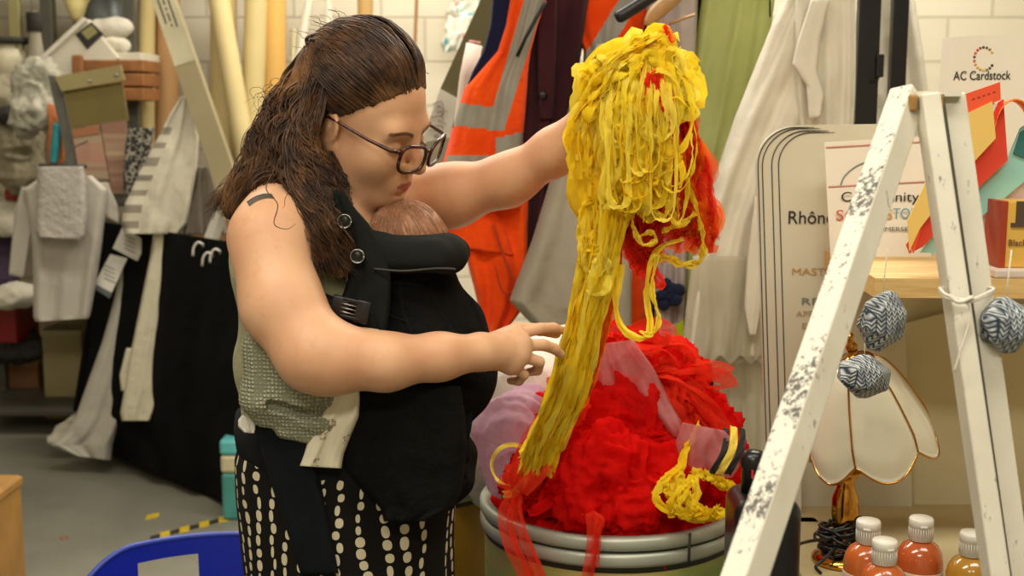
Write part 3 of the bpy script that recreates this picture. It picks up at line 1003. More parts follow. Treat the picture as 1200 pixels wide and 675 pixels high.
for (x, y, Yy) in ((404, 259, 1.79), (419, 300, 1.786)):
    m_ = MB(); c = P(x, y, Yy)
    Rr = Matrix.Rotation(PI / 2, 3, 'X')
    m_.lathe([(.001, .0035), (.006, .0035), (.0075, .001), (.0088, .0045), (.0105, .0045), (.0112, .002), (.0112, -.004), (.001, -.004)], c, 24, 0, Rr)
    o = m_.build('snap_button', plas, car)
    r_ = MB(); r_.tube([c + Vector((.0098 * math.cos(a), -.0047, .0098 * math.sin(a))) for a in [2 * PI * j / 24 for j in range(25)]], .0009, 5)
    r_.build('ring', steel, o)
pan = [o for o in bpy.data.objects if o.name.startswith('panel') and o.parent == car][0]
def onpan(x, y):
    o_ = Vector((0, 0, CAMZ)); d_ = (P(x, y, 1.5) - o_).normalized()
    ok, loc, nor, _i = pan.ray_cast(o_, d_)
    return loc + nor * .0008 if ok and loc.y < 1.93 else None
m_ = MB()
for l_ in ([(468, 330), (469, 348), (472, 366), (482, 392)], [(446, 366), (462, 372), (478, 377)], [(540, 330), (552, 352), (562, 376), (568, 395)], [(500, 332), (512, 360), (530, 392)]):
    for o_ in (0, 2):
        ps_ = [q for q in [onpan(x + o_, y) for x, y in [(q.x, q.y) for q in bez([(a, b, 0) for a, b in l_], 16)]] if q is not None]
        if len(ps_) > 3: m_.tube(ps_, .0009, 5)
m_.build('seam', web, car)
# waist belt round the hips, flap and hanging strap end
m_ = MB()
c = P(407, 512, 1.965)
V, F = [], []
for i, (dz, g) in enumerate(((.030, 0), (.026, .008), (.0, .011), (-.026, .008), (-.030, 0), (-.026, -.006), (.026, -.006))):
    for j in range(64):
        a = 2 * PI * j / 64
        V.append((c.x + (.170 + g) * math.cos(a), c.y + (.168 + g) * math.sin(a), c.z + dz - .055 * (math.cos(a) * .5 + .5) * 1.0 + .02))
for i in range(7):
    for j in range(64):
        F.append((i * 64 + j, i * 64 + (j + 1) % 64, ((i + 1) % 7) * 64 + (j + 1) % 64, ((i + 1) % 7) * 64 + j))
m_.add(V, F).build('waist_belt', web, car)
sheet('apron_flap', [(452, 405, 540), (486, 396, 545), (520, 397, 548), (552, 402, 545), (576, 428, 541), (596, 446, 532), (611, 450, 500)], 1.80, blk, car, .03, .04, 2, .004, 36, 36, 8)
sheet('hanging_strap', [(494, 298, 352), (530, 306, 366), (575, 320, 378), (625, 337, 388), (672, 352, 397)], (1.795, 1.785), cloth('navy_black_strap', (20, 23, 27), wrinkle=9, wr=.4), car, .012, .004, 1.2, .004, 20, 40, 9)
m_ = MB(); m_.ribbon(bez([P(548, 485, 1.86), P(543, 510, 1.85), P(546, 535, 1.85), P(538, 548, 1.85), P(542, 562, 1.85)], 20), .014, (0, -1, 0)); m_.ribbon(bez([P(552, 470, 1.87), P(549, 500, 1.86), P(543, 525, 1.855)], 12), .011, (0, -1, 0), ph=.5)
m_.build('strap_tail', web, car)
m_ = MB(); m_.box(P(523, 551, 1.80), (.009, .002, .017), Matrix.Rotation(math.radians(18), 3, 'Y'))
m_.build('sewn_label', M('brown_label', (150, 112, 96), .7), car)

# knitted blanket and muslin tucked under the arm
k = N('sage_knit')
co = k.coord()
vo = k.n('ShaderNodeTexVoronoi', feature='F1'); vo.inputs['Scale'].default_value = 170; vo.inputs['Randomness'].default_value = .25; k.l(co, vo.inputs['Vector'])
ds = k.ramp(vo.outputs['Distance'], .2, .55)
cc = k.mix(ds, col(186, 184, 160), col(128, 130, 108))
sage = k.done(k.bsdf(cc, .95, 0, k.math('SUBTRACT', 1.0, ds), .8, .003, **{'Specular IOR Level': .1}))
bl = thing('blanket', 'sage green knitted blanket folded and tucked under the woman\'s bent arm', 'blanket', P(340, 520, 1.80))
kf = Field((-.44, 1.66, 1.0), (-.22, 1.98, 1.26), .003)
kf.box(P(341, 432, 1.80), (.062, .055, .07), .03, .02, np.array(Matrix.Rotation(math.radians(-8), 3, 'Z')))
kf.cone(P(308, 462, 1.79), P(382, 465, 1.785), .036, .030, .012)
kf.cone(P(312, 484, 1.785), P(374, 490, 1.775), .024, .026, .006)
kf.cone(P(334, 501, 1.78), P(368, 509, 1.775), .018, .015, .004)
kf.cone(P(320, 474, 1.755), P(384, 486, 1.752), .010, .012, .003, True)
solid('folds', kf, sage, bl, 1, lambda V, n: crumple(V, n, .003, 20, 9, False))
del kf
e = MB()
sp_ = [P(366 - 9 * math.cos(a) * (1 - t * .6), 506 + 8 * math.sin(a) * (1 - t * .6), 1.751) for t, a in [(j / 30, j / 30 * 9) for j in range(31)]]
k = N('printed_muslin')
co = k.coord()
vo = k.n('ShaderNodeTexVoronoi', feature='F1'); vo.inputs['Scale'].default_value = 34; k.l(co, vo.inputs['Vector'])
f = k.math('MULTIPLY', k.math('LESS_THAN', vo.outputs['Distance'], .26), k.math('GREATER_THAN', k.noise(co, 260, 1), .5))
cc = k.mix(f, col(222, 214, 188), col(150, 138, 108))
musl = k.done(k.bsdf(cc, .9, 0, k.noise(co, 40, 4), .5, .003))
mu = thing('muslin_cloth', 'cream muslin cloth with small printed motifs hanging below the blanket', 'muslin', P(380, 545, 1.77))
sheet('drape', [(448, 396, 421), (468, 388, 422), (488, 374, 421), (512, 362, 411), (532, 356, 403), (546, 351, 400, 549)], 1.775, musl, mu, .016, .012, 1.6, .005, 30, 40, 11)
sheet('corner', [(380, 402, 444, 386), (388, 401, 447, 390), (400, 399, 446, 400)], 1.79, musl, mu, .012, .01, 1.2, .003, 20, 14, 12)
o = sheet('tissue', [(486, 284, 292, 490), (492, 279, 301, 494), (500, 279, 300, 502), (507, 286, 298, 508)], 1.80, M('white_paper_tissue', (226, 222, 208), .9), None, .014, .006, 2, .004, 16, 14, 13)
tag(o, 'small white tissue poking out at the top of the skirt', 'tissue')
# ================================================================== drums and tulle
yel = tulle('yellow_tulle', (255, 234, 66), .08, .5, c2=(255, 222, 44))
yel2 = tulle('pale_yellow_tulle', (255, 240, 104), .08, .5, c2=(255, 234, 76))
ora = tulle('orange_tulle', (246, 120, 34), .25, .4)
red = tulle('red_tulle', (244, 34, 28), .16, .45, c2=(228, 20, 20))
red2 = tulle('sheer_red_tulle', (248, 66, 42), .40, .45)
red3 = tulle('sheer_vermilion_tulle', (252, 92, 44), .48, .5, c2=(246, 60, 40))
lil = tulle('lilac_tulle', (224, 190, 206), .24, .45, c2=(206, 168, 190))
mauve = tulle('dusty_pink_tulle', (230, 172, 172), .34, .4, c2=(216, 130, 134))
DC = Vector((P(716, 590, 2.17).x, 2.17, 0)); DR = .232
ZR = P(562, 580, 2.17).z        # height of the drum rim
band = M('galvanised_band', (176, 180, 164), .42, .08, 12, .1, 60, .35)
k = N('painted_drum')
co = k.coord()
f = k.noise(co, 2.6, 3)
cc = k.mix(k.ramp(f, .42, .55), col(122, 142, 66), col(178, 158, 96))
cc = k.mix(k.ramp(k.noise(co, 5.0, 3), .58, .68), cc, col(176, 136, 84))
cc = k.mix(k.ramp(k.noise(co, 30, 4), .66, .8), cc, col(90, 84, 60))
drumm = k.done(k.bsdf(cc, .5, 0, k.noise(co, 20, 3), .1, .003))
def drum(name, label, c, r, zr, body, nm):
    t = thing(name, label, 'drum', (c.x, c.y, 0))
    m = MB(); m.lathe([(.001, .004), (r - .006, .004), (r - .002, .02), (r - .002, zr - .06), (r - .006, zr - .058), (r - .012, zr - .058), (r - .012, .03), (.001, .03)], (c.x, c.y, 0), 64)
    sharp(m.build('body', body, t))
    m = MB()
    def ring(z, h, g):
        m.lathe([(r - .011, z - h), (r + g * .5, z - h), (r + g, z - h * .5), (r + g, z + h * .5), (r + g * .5, z + h), (r - .011, z + h), (r - .011, z - h)], (c.x, c.y, 0), 64)
    ring(zr - .010, .011, .007); ring(zr - .038, .0115, .006)
    m.lathe([(r - .011, zr - .06), (r - .001, zr - .06), (r - .001, zr - .02), (r - .011, zr - .02), (r - .011, zr - .06)], (c.x, c.y, 0), 64, 1)
    o = m.build('clamp_band', [band, M('band_groove', (56, 56, 48), .6)], t)
    m = MB()
    for z in (.12, .14): m.lathe([(r - .003, z - .01), (r + .004, z), (r - .003, z + .01)], (c.x, c.y, 0), 48)
    m.build('base_hoop', band, t)
    return t
d1 = drum('drum', 'green and tan painted drum with a metal band, full of red tulle', DC, DR, ZR, drumm, 0)
m = MB(); a = math.radians(-62)
q = DC + Vector((math.cos(a), math.sin(a), 0)) * (DR + .007)
m.bar(q + Vector((0, 0, ZR - .052)), q + Vector((.001, 0, ZR + .002)), .0035, .004)
m.build('band_joint', M('band_groove', (56, 56, 48), .6), d1)
D2 = Vector((P(480, 560, 2.56).x, 2.56, 0))
drum('drum', 'mustard yellow drum half hidden behind the woman\'s skirt', D2, .205, P(540, 556, 2.42).z, M('mustard_paint', (186, 142, 40), .5, .1, 5, .1, 30), 0)

def heap(name, label, cat, lumps, mat, lo, hi, h=.005, k=.03, amp=.012, f=16, seed=0, parent=None, fine=True):
    F_ = Field(lo, hi, h)
    for c, r in lumps: F_.ell(c, r, k)
    def dsp(V, n):
        V = crumple(V, n, amp, f, seed)
        return crumple(V, n, amp * .4, f * 2.7, seed + 40) if fine else V
    o = solid(name, F_, mat, parent, 1, dsp)
    if label: tag(o, label, cat)
    return o
top = ZR
# the red heap filling the drum
lumps = [((DC.x, DC.y, ZR - .04), (.205, .205, .075))]
for (x, y, Y, r) in [(640, 560, 2.08, .06), (700, 545, 2.04, .075), (770, 560, 2.05, .065), (730, 490, 2.14, .085), (770, 450, 2.20, .075), (720, 425, 2.24, .07), (810, 500, 2.18, .07), (835, 545, 2.14, .05), (680, 500, 2.16, .08), (650, 530, 2.13, .06), (790, 440, 2.26, .05), (690, 585, 2.0, .04), (740, 590, 2.0, .04)]:
    lumps.append((P(x, y, Y), (r, r, r * .9)))
rt = thing('red_tulle', 'heap of crumpled bright red tulle filling the drum', 'tulle', (DC.x, DC.y, ZR - .1))
heap('folds', None, None, lumps, red, (DC.x - .24, DC.y - .24, ZR - .13), (DC.x + .26, DC.y + .24, ZR + .30), .0042, .025, .023, 24, 3, rt)
def wild(p0, p1, n, wob, rise=0):
    """a strand wandering from p0 to p1"""
    p0, p1 = Vector(p0), Vector(p1)
    ph = [rnd(0, 6.3) for _ in range(6)]; fr = [rnd(.6, 1.6) for _ in range(6)]
    out = []
    for i in range(n + 1):
        t = i / n
        w = math.sin(t * PI) ** .6 * wob
        out.append(p0.lerp(p1, t) + Vector((math.sin(6 * fr[0] * t + ph[0]) * w, .6 * math.sin(7 * fr[1] * t + ph[1]) * w, math.sin(6 * fr[2] * t + ph[2]) * w + rise * math.sin(t * PI))))
    return out
m = MB()
for i in range(170):     # loose red folds on the surface
    a, b = (rnd(600, 800), rnd(490, 600)), (rnd(640, 850), rnd(430, 595))
    def surf(x, y):
        t = max(0, min(1, (600 - y) / 190)); return P(x, y, 1.955 + .24 * t + abs(x - 720) / 150 * .06)
    p0, p1 = surf(*a), surf(*b)
    if (p1 - p0).length > .2: p1 = p0.lerp(p1, .5)
    m.ribbon(wild(p0, p1, 18, .022, .012), rnd(.012, .034), twist=rnd(-5, 5), ph=rnd(0, 6))
m.build('loose_strips', red, rt)
m = MB()
for i in range(46):
    x0, y0 = rnd(690, 760), rnd(396, 470); x1, y1 = rnd(770, 860), rnd(420, 530)
    f_ = lambda x, y: P(x, y, 2.12 + .10 * (500 - y) / 100 - .03)
    m.ribbon(wild(f_(x0, y0), f_(x1, y1), 20, .025, .02), rnd(.012, .035), twist=rnd(-4, 4), ph=rnd(0, 6))
m.build('sheer_strips', red2, rt)
m = MB()
for (pts, w) in [([(628, 545, 2.06), (600, 585, 1.97), (592, 606, 1.945), (600, 640, 1.94), (618, 680, 1.945), (625, 730, 1.95)], .026), ([(610, 560, 2.04), (604, 590, 1.96), (612, 625, 1.937), (632, 675, 1.937), (640, 720, 1.94)], .016),
                 ([(690, 590, 1.97), (694, 612, 1.925), (694, 640, 1.918), (688, 680, 1.918), (684, 730, 1.92)], .020), ([(668, 600, 1.96), (700, 606, 1.93), (698, 630, 1.916), (696, 665, 1.916)], .012)]:
    m.ribbon(bez([P(*q) for q in pts], 26), w, ph=.2)
    m.ribbon(bez([P(q[0] + 5, q[1], q[2] - .004) for q in pts], 26), w * .6, ph=.9)
m.build('hanging_strips', red2, rt)
# sheer red veil from the bunch's tail over the left of the heap
m = MB()
for i in range(26):
    a = P(rnd(655, 690), rnd(440, 500), rnd(1.98, 2.05)); b = P(rnd(590, 640), rnd(540, 595), rnd(1.97, 2.05))
    m.ribbon(wild(a, b, 16, .016, .01), rnd(.01, .03), twist=rnd(-2, 2), ph=rnd(0, 6))
m.build('sheer_strips', red2, rt)
# lilac, pink and white cloth in and beside the drum
heap('lilac_tulle', 'puff of pale lilac tulle bulging over the drum\'s left edge', 'tulle', [(P(600, 515, 2.13), (.060, .06, .075)), (P(622, 490, 2.17), (.05, .05, .05)), (P(590, 548, 2.10), (.035, .04, .05))], lil,
     P(600, 515, 2.12) - Vector((.14, .14, .14)), P(600, 515, 2.12) + Vector((.16, .16, .14)), .004, .03, .011, 13, 8, None, True)
pk = thing('pink_tulle', 'dusty pink tulle draped across the top of the red heap', 'tulle', P(740, 480, 2.08))
sheet('fold', [(405, 690, 742, 398), (430, 688, 765), (460, 694, 782), (490, 716, 800), (520, 745, 806, 510)], (2.125, 2.11), mauve, pk, .035, .02, 2.3, .024, 50, 50, 21)
sheet('fold', [(495, 800, 850, 505), (520, 790, 868, 522), (545, 792, 866, 548), (560, 806, 858)], (2.03, 2.02), mauve, pk, .03, .02, 2.0, .018, 40, 40, 22)
rb = thing('ribbon', 'yellow ribbon edged in black lying on pink tulle', 'ribbon', P(856, 530, 1.99))
for (dx, mt, w) in ((-9, 'k', .011), (0, 'y', .014), (10, 'k', .012)):
    m = MB(); m.ribbon(bez([P(855 + dx + 5, 500 + abs(dx) * .2, 2.02), P(860 + dx, 515, 1.99), P(857 + dx, 530, 1.975), P(849 + dx, 545, 1.97), P(842 + dx, 556, 1.975)], 18), w, (0, -1, 0), ph=.1)
    m.build('stripe' if mt == 'y' else 'edging', tulle('ribbon_yellow', (240, 214, 90), .02, .2) if mt == 'y' else M('ribbon_black', (28, 26, 24), .7), rb)
# yellow knot on the right
yk = thing('yellow_tulle_strip', 'tangled yellow tulle strip knotted on the red heap at the drum\'s right', 'tulle strip', P(800, 590, 1.97))
m = MB()
for pts, w in [([(818, 497, 2.04), (806, 520, 2.0), (796, 548, 1.975), (790, 575, 1.96), (800, 600, 1.945)], .014), ([(800, 545, 1.97), (780, 560, 1.965), (768, 580, 1.955), (782, 596, 1.945), (796, 580, 1.95), (812, 560, 1.95), (816, 580, 1.945), (806, 598, 1.94)], .012),
               ([(796, 556, 1.96), (806, 585, 1.94), (826, 600, 1.935), (840, 602, 1.935)], .018), ([(812, 552, 1.975), (835, 560, 1.975), (858, 572, 1.975)], .018), ([(800, 572, 1.945), (790, 596, 1.937), (812, 606, 1.93), (836, 604, 1.932), (844, 596, 1.94)], .020), ([(775, 560, 1.965), (784, 580, 1.95), (788, 604, 1.94)], .011)]:
    c = [P(*q) for q in pts]
    for j in range(3): m.ribbon([p + Vector((rnd(-.003, .003), rnd(-.006, .002), rnd(-.003, .003))) for p in bez(c, 26)], w * rnd(.7, 1.2), twist=rnd(-4, 4), ph=rnd(0, 6))
m.build('strip', yel, yk)
m = MB()
m.ribbon([P(600 + 24 * math.cos(a), 545 + 24 * math.sin(a), 2.02 + .02 * math.cos(a)) for a in [j / 24 * 5.6 + 1 for j in range(25)]], .010, ph=1)
m.ribbon(bez([P(640, 530, 2.02), P(620, 552, 1.99), P(606, 575, 1.98), P(590, 580, 2.0)], 16), .014)
m.build('strip', yel2, yk)
# white quilted fabric behind
wq = cloth('white_fleece', (244, 240, 226), wrinkle=10, wr=.5)
o = heap('white_fabric', 'heap of white quilted fabric behind the tail of yellow tulle', 'fabric', [(P(604, 462, 2.36), (.11, .09, .095)), (P(640, 418, 2.44), (.11, .08, .06)), (P(562, 500, 2.38), (.07, .07, .12)), (P(700, 420, 2.48), (.09, .06, .07)), (P(590, 560, 2.46), (.1, .08, .06)), (P(575, 440, 2.44), (.06, .07, .06))], wq,
     P(600, 490, 2.45) - Vector((.22, .2, .22)), P(600, 490, 2.45) + Vector((.3, .2, .22)), .006, .04, .012, 7, 15, None, False)

# ------------------------------------------------------------------ the bunch held up
yb = thing('yellow_tulle', 'big bunch of yellow tulle strips held up in the woman\'s raised hand', 'tulle', P(700, 300, 1.92))
cf = Field((.06, 1.80, 1.18), (.34, 2.06, 1.70), .004)
for (x, y, Y, rx, ry) in [(735, 76, 1.93, 36, 27), (710, 107, 1.93, 27, 38), (702, 165, 1.93, 27, 62), (692, 222, 1.93, 22, 40), (745, 112, 1.94, 36, 42), (730, 170, 1.94, 22, 46), (772, 66, 1.915, 20, 32), (792, 118, 1.94, 18, 20), (700, 285, 1.93, 16, 34)]:
    cf.ell(P(x, y, Y), (px(rx, 1.93), .045, px(ry, 1.93)), .02)
solid('core', cf, yel, yb, 1, lambda V, n: crumple(crumple(V, n, .009, 18, 4, True, .4), n, .0025, 50, 9, True, .5))
m = MB(); m2 = MB()
def yst(pts, w, n=28, mm=None, tw=3, jit=.002, Yo=0):
    c = [P(q[0], q[1], q[2] + Yo) for q in pts]
    c = bez(c, n)
    w1 = [w * (.75 + .35 * math.sin(i * .55 + w * 900)) for i in range(len(c))]
    (mm or m).ribbon([p + Vector((rnd(-1, 1), rnd(-1, 1), rnd(-1, 1))) * jit * .5 for p in c], w1, twist=rnd(-tw, tw), ph=rnd(0, 6))
rj = lambda v, a: v + rnd(-a, a)
for i in range(46):     # strips falling over the front of the bunch
    x0 = rj(752, 34); y0 = 38 + abs(x0 - 768) * .40 + rnd(0, 22)
    x1 = rj(740 + (x0 - 752) * .9, 16); y1 = rnd(150, 262)
    Yf = 1.866 - rnd(0, .014)
    yst([(x0 + 8, y0 + 10, 1.90), (x0, y0 + 12, 1.885), (rj((x0 + x1) / 2 - 4, 14), rj((y0 + y1) / 2, 15), Yf), (rj(x1, 5), y1 - 20, Yf + .004), (x1, y1, Yf + .02)], rnd(.012, .032), 34, m if rnd(0, 1) < .45 else m2, 2.2)
for i in range(15):     # wide strips arching from the fist over the left shoulder of the bunch
    xe = rj(690, 20); ye = rnd(150, 232); xm = rj(704, 16)
    yst([(rj(768, 8), rj(46, 8), 1.885), (rj(738, 8), rj(60, 8), 1.872), (xm, 84 + (730 - xm) * .5, 1.868), (xe - 4, 130 + (700 - xe) * .6, 1.87), (xe - 6, ye, 1.88)], rnd(.016, .036), 32, m if rnd(0, 1) < .6 else m2, 1.6)
for i in range(26):     # crumpled folds along the top and both shoulders of the bunch
    a = rnd(0, 1); x0 = 676 + 150 * a; yt = 36 + abs(x0 - 768) ** 1.25 * .16 + (12 if x0 > 790 else 0)
    yst([(rj(x0, 6) + (768 - x0) * .35, yt + 22, 1.875), (rj(x0, 5) + (768 - x0) * .15, yt + 4, rnd(1.88, 1.93)), (rj(x0, 5), yt + 12, rnd(1.88, 1.94)), (rj(x0 - (768 - x0) * .06, 5), yt + rnd(40, 75), rnd(1.88, 1.93))], rnd(.018, .038), 24, m if rnd(0, 1) < .6 else m2, 2.5, .004)
for i in range(20):     # long loops hanging through the bunch
    xc = rj(756, 36); y0 = 60 + abs(xc - 765) * .5; yb_ = rnd(150, 262); w_ = rnd(7, 18)
    Yf = 1.858 - rnd(0, .012)
    yst([(xc - w_ * .6, y0, 1.88), (xc - w_, (y0 + yb_) / 2, Yf), (rj(xc - w_ * .9, 3), yb_ - 14, Yf), (xc, yb_, Yf), (xc + w_, yb_ - 14, Yf), (rj(xc + w_, 4), (y0 + yb_) / 2, Yf), (xc + w_ * .5, y0 + 6, 1.88)], rnd(.008, .014), 44, m2 if rnd(0, 1) < .7 else m, 1.2)
for i in range(16):     # rounder loops on the right half
    xc, yc = rj(772, 22), rnd(95, 215); w_, h_ = rnd(14, 28), rnd(26, 58)
    a0 = rnd(0, 6)
    yst([(xc + w_ * math.cos(a0 + a), yc + h_ * math.sin(a0 + a), 1.862 - .006 * math.sin(2 * a) + rnd(-.004, .004)) for a in [j * .7 for j in range(8)]], rnd(.009, .017), 40, m if rnd(0, 1) < .4 else m2, 1.5)
for i in range(18):
    x0 = rj(795, 12); yst([(772, 50, 1.90), (x0, rj(95, 18), 1.885), (rj(804, 12), rj(125, 12), 1.885), (rj(778, 10), rj(142, 10), 1.88)], rnd(.014, .028), 28, m2, 1.5)
# the tail down to the drum
for i in range(60):
    u = rnd(-1, 1)
    x = lambda xc, w: xc + u * w + rnd(-2, 2)
    Yo = rnd(-.02, .02) * (1 - abs(u)) + .0
    yst([(x(712, 22), rnd(215, 250), 1.885), (x(704, 19), 300, 1.89), (x(692, 18), 350, 1.90), (x(679, 19), 410, 1.915), (x(662, 21), 470, 1.935), (x(641, 20), 515, 1.96), (x(628, 20), rnd(530, 560), 1.985)], rnd(.010, .024), 40, m if rnd(0, 1) < .5 else m2, 1.5, .002, Yo)
tf = Field((.0, 1.83, 1.02), (.22, 2.04, 1.46), .004)
tf.chain([P(706, 250, 1.92), P(700, 310, 1.92), P(688, 360, 1.925), P(674, 420, 1.94), P(656, 475, 1.96), (P(640, 515, 1.98))], [.026, .024, .021, .022, .021, .016], .02)
solid('core', tf, yel, yb, 1, lambda V, n: crumple(V, n, .007, 26, 14, True, .3))
for i in range(18):     # wrapped lumps at the neck of the tail
    a = rnd(0, 6); xc, yc = rj(697, 7), rnd(255, 325)
    yst([(xc + 13 * math.cos(a + j * .7), yc + 24 * math.sin(a + j * .7), 1.885 - .006 * math.sin(j)) for j in range(7)], rnd(.008, .015), 28, m2 if i % 2 else m, 1.5)
for pts, w in [([(738, 232, 1.89), (752, 252, 1.88), (765, 258, 1.88), (760, 232, 1.885)], .011), ([(736, 240, 1.885), (744, 270, 1.88), (754, 287, 1.88), (768, 282, 1.88), (764, 272, 1.88), (752, 276, 1.885)], .010),
               ([(795, 232, 1.90), (790, 262, 1.90), (778, 270, 1.90), (800, 262, 1.91), (815, 250, 1.91)], .010), ([(800, 280, 1.92), (775, 290, 1.91), (762, 310, 1.90), (758, 345, 1.90), (762, 380, 1.90), (756, 396, 1.90), (738, 392, 1.90), (724, 375, 1.90), (722, 345, 1.90), (728, 310, 1.90)], .014),
               ([(825, 288, 1.92), (820, 306, 1.92), (800, 310, 1.92), (782, 302, 1.92), (768, 304, 1.91)], .014), ([(800, 200, 1.91), (815, 240, 1.91), (824, 280, 1.92), (822, 300, 1.92)], .010), ([(770, 300, 1.90), (764, 340, 1.895), (772, 372, 1.89), (764, 392, 1.895), (750, 388, 1.90)], .009),
               ([(790, 170, 1.88), (806, 215, 1.88), (796, 262, 1.88), (780, 240, 1.88), (776, 200, 1.88)], .011), ([(770, 180, 1.875), (786, 225, 1.875), (778, 255, 1.875), (762, 240, 1.875)], .010), ([(735, 200, 1.87), (742, 235, 1.87), (756, 246, 1.87), (770, 236, 1.87), (772, 205, 1.87)], .011)]:
    for j in range(3): yst(pts, w * rnd(.8, 1.2), 40, m2 if j else m, 1.5, .002)
m.build('strips', yel, yb); m2.build('loose_strips', yel2, yb)
# red and orange strips hanging inside it
m = MB(); mo = MB(); mv = MB()
for i in range(20):     # sheer sheets of red behind the middle
    x0 = rj(765, 24); yst([(x0, rnd(130, 170), 1.935), (rj(x0, 6), 200, 1.93), (rj(x0 - 4, 8), 250, 1.93), (rj(762, 18), rnd(280, 312), 1.935)], rnd(.025, .05), mm=mv, tw=1)
for i in range(34):
    x0 = rj(798, 24); y0 = rnd(125, 180)
    x1 = rj(808, 24); yst([(x0 - 12, y0, 1.95), (x0, y0 + 25, 1.94), (rj(x0 + 6, 8), y0 + 65, 1.935), (rj(x1, 8), rnd(240, 270), 1.935), (x1 + 2, rnd(268, 298), 1.94)], rnd(.02, .045), mm=mv if i % 3 else mo, tw=1.2)
for i in range(34):
    x0 = rj(742, 16); yst([(x0, rnd(200, 240), 1.945), (rj(x0, 6), 265, 1.935), (rj(748, 16), 290, 1.93), (rj(752, 14), rnd(302, 326), 1.935)], rnd(.014, .03), mm=m, tw=2)
for i in range(26):
    yst([(rj(764, 16), rnd(82, 105), 1.862), (rj(772, 14), 118, 1.858), (rj(772, 16), rnd(135, 170), 1.862)], rnd(.008, .016), mm=m, tw=3)
for pts, w in [([(742, 60, 1.885), (748, 76, 1.872), (752, 90, 1.875)], .014), ([(778, 30, 1.90), (784, 48, 1.89), (776, 62, 1.89)], .016), ([(830, 250, 1.94), (838, 270, 1.94), (830, 286, 1.94), (818, 284, 1.94), (814, 262, 1.94)], .018), ([(752, 300, 1.93), (764, 312, 1.92), (778, 330, 1.915), (774, 336, 1.915), (764, 326, 1.915)], .014), ([(805, 160, 1.93), (826, 190, 1.93), (834, 225, 1.93), (836, 262, 1.935)], .014), ([(815, 170, 1.93), (830, 205, 1.93), (830, 250, 1.93)], .018)]:
    for j in range(3): yst(pts, w * rnd(.7, 1.1), 22, m, 1.5, .004)
m.build('red_strips', red2, yb); mv.build('vermilion_strips', red3, yb)
for i in range(26):
    u = rnd(0, 1)
    yst([(726 + 4 * u, 235, 1.915), (722 + 6 * u, 300, 1.91), (711 + 8 * u, 360, 1.915), (696 + 8 * u, 420, 1.925), (680 + 8 * u, 470, 1.945), (660, 510, 1.96)], rnd(.005, .012), 30, mo, 2, .004)
for i in range(12): yst([(rj(778, 14), rnd(120, 160), 1.90), (rj(790, 12), 190, 1.90), (rj(786, 14), rnd(220, 262), 1.90)], rnd(.006, .014), mm=mo, tw=2)
mo.build('orange_strips', ora, yb)
# ================================================================== the clothes rail behind
orange = cloth('hi_vis_orange', (255, 92, 22), wrinkle=12, wr=.6, c2=(236, 66, 14))
silver = M('reflective_grey', (152, 148, 134), .45, .06, 30, .2, 200)
navy = cloth('navy_lining', (30, 34, 62), wrinkle=12)
maroon = cloth('maroon_wool', (74, 38, 42), wrinkle=10, wr=.5, c2=(50, 24, 30))
greyc = cloth('stone_grey_cloth', (172, 164, 146), wrinkle=9, wr=.4)
lilg = cloth('grey_lilac_cloth', (186, 172, 168), wrinkle=10)
blackc = cloth('black_wool', (28, 27, 28), wrinkle=10, wr=.4)
greenc = tulle('sage_chiffon', (206, 212, 148), .06, .35, c2=(192, 198, 128), ns=6)
whit = cloth('white_satin', (232, 226, 208), wrinkle=7, wr=.45)
whit2 = tulle('white_net', (232, 226, 206), .22, .4, c2=(222, 216, 196), ns=10)
blackm = M('black_steel', (22, 22, 24), .4, .05, 20, 0)
rail = thing('clothes_rail', 'black clothes rail with twin uprights standing between white garments', 'clothes rail', (P(1035, 140, 3.1).x, 3.1, 0))
RZ = 2.16; YR = 3.12
def post(x, Y, w):
    a, b = P(x - 2, 143, Y), P(x + 2, -10, Y); p = (a + b) / 2
    m = MB(); m.box((p.x, Y, RZ / 2), (w * Y / FPX, .03, RZ), None, 0, .003); m.build('upright', blackm, rail, False); return p.x
xa = post(1016, 3.04, 25); xb = post(1052, 3.24, 18)
xl = P(590, 100, 3.3).x
for y in (3.04, 3.24):
    m = MB(); m.box((xl, y + .06, RZ / 2), (.04, .03, RZ), None, 0, .003); m.build('upright', blackm, rail, False)
m = MB(); m.tube([(xl - .05, YR, RZ - .03), (xb + .06, YR, RZ - .03)], .016, 12); m.build('hanging_bar', blackm, rail)
for x in (xl, xb):
    m = MB(); m.box((x, YR, .03), (.05, .6, .05), None, 0, .006); m.build('foot', blackm, rail, False)
m = MB(); m.box(((xa + xb) / 2, 3.14, RZ - .03), (abs(xb - xa) + .03, .22, .03)); m.build('end_bracket', blackm, rail, False)
q = P(1031, 77, 3.02); m = MB(); m.box(q, (.018, .014, .055), None, 0, .003); m.tube([q + Vector((0, 0, -.02)), q + Vector((-.006, 0, -.036)), q + Vector((-.022, 0, -.036))], .004, 6); m.build('latch', blackm, rail, False)
def hook(t, x, Y, w=.17, mat=None, name='hanger'):
    """a hanger on the bar above the frame"""
    c = P(x, -30, Y); z = 1.93
    m = MB(); m.tube(bez([(c.x, YR, RZ - .012), (c.x + .02, YR, RZ - .002), (c.x + .022, YR, RZ - .03), (c.x, YR, RZ - .07), (c.x, (Y + YR) / 2, z + .05)], 16), .0025, 6)
    m.tube(bez([(c.x - w, Y, z - .05), (c.x - .05, Y, z + .03), (c.x, Y, z + .05), (c.x + .05, Y, z + .03), (c.x + w, Y, z - .05)], 16), .007, 8)
    m.build(name, mat or blackm, t)
def garment(name, label, cat, x, Y, group=None):
    t = thing(name, label, cat, (P(x, 100, Y).x, Y, .0), group); return t
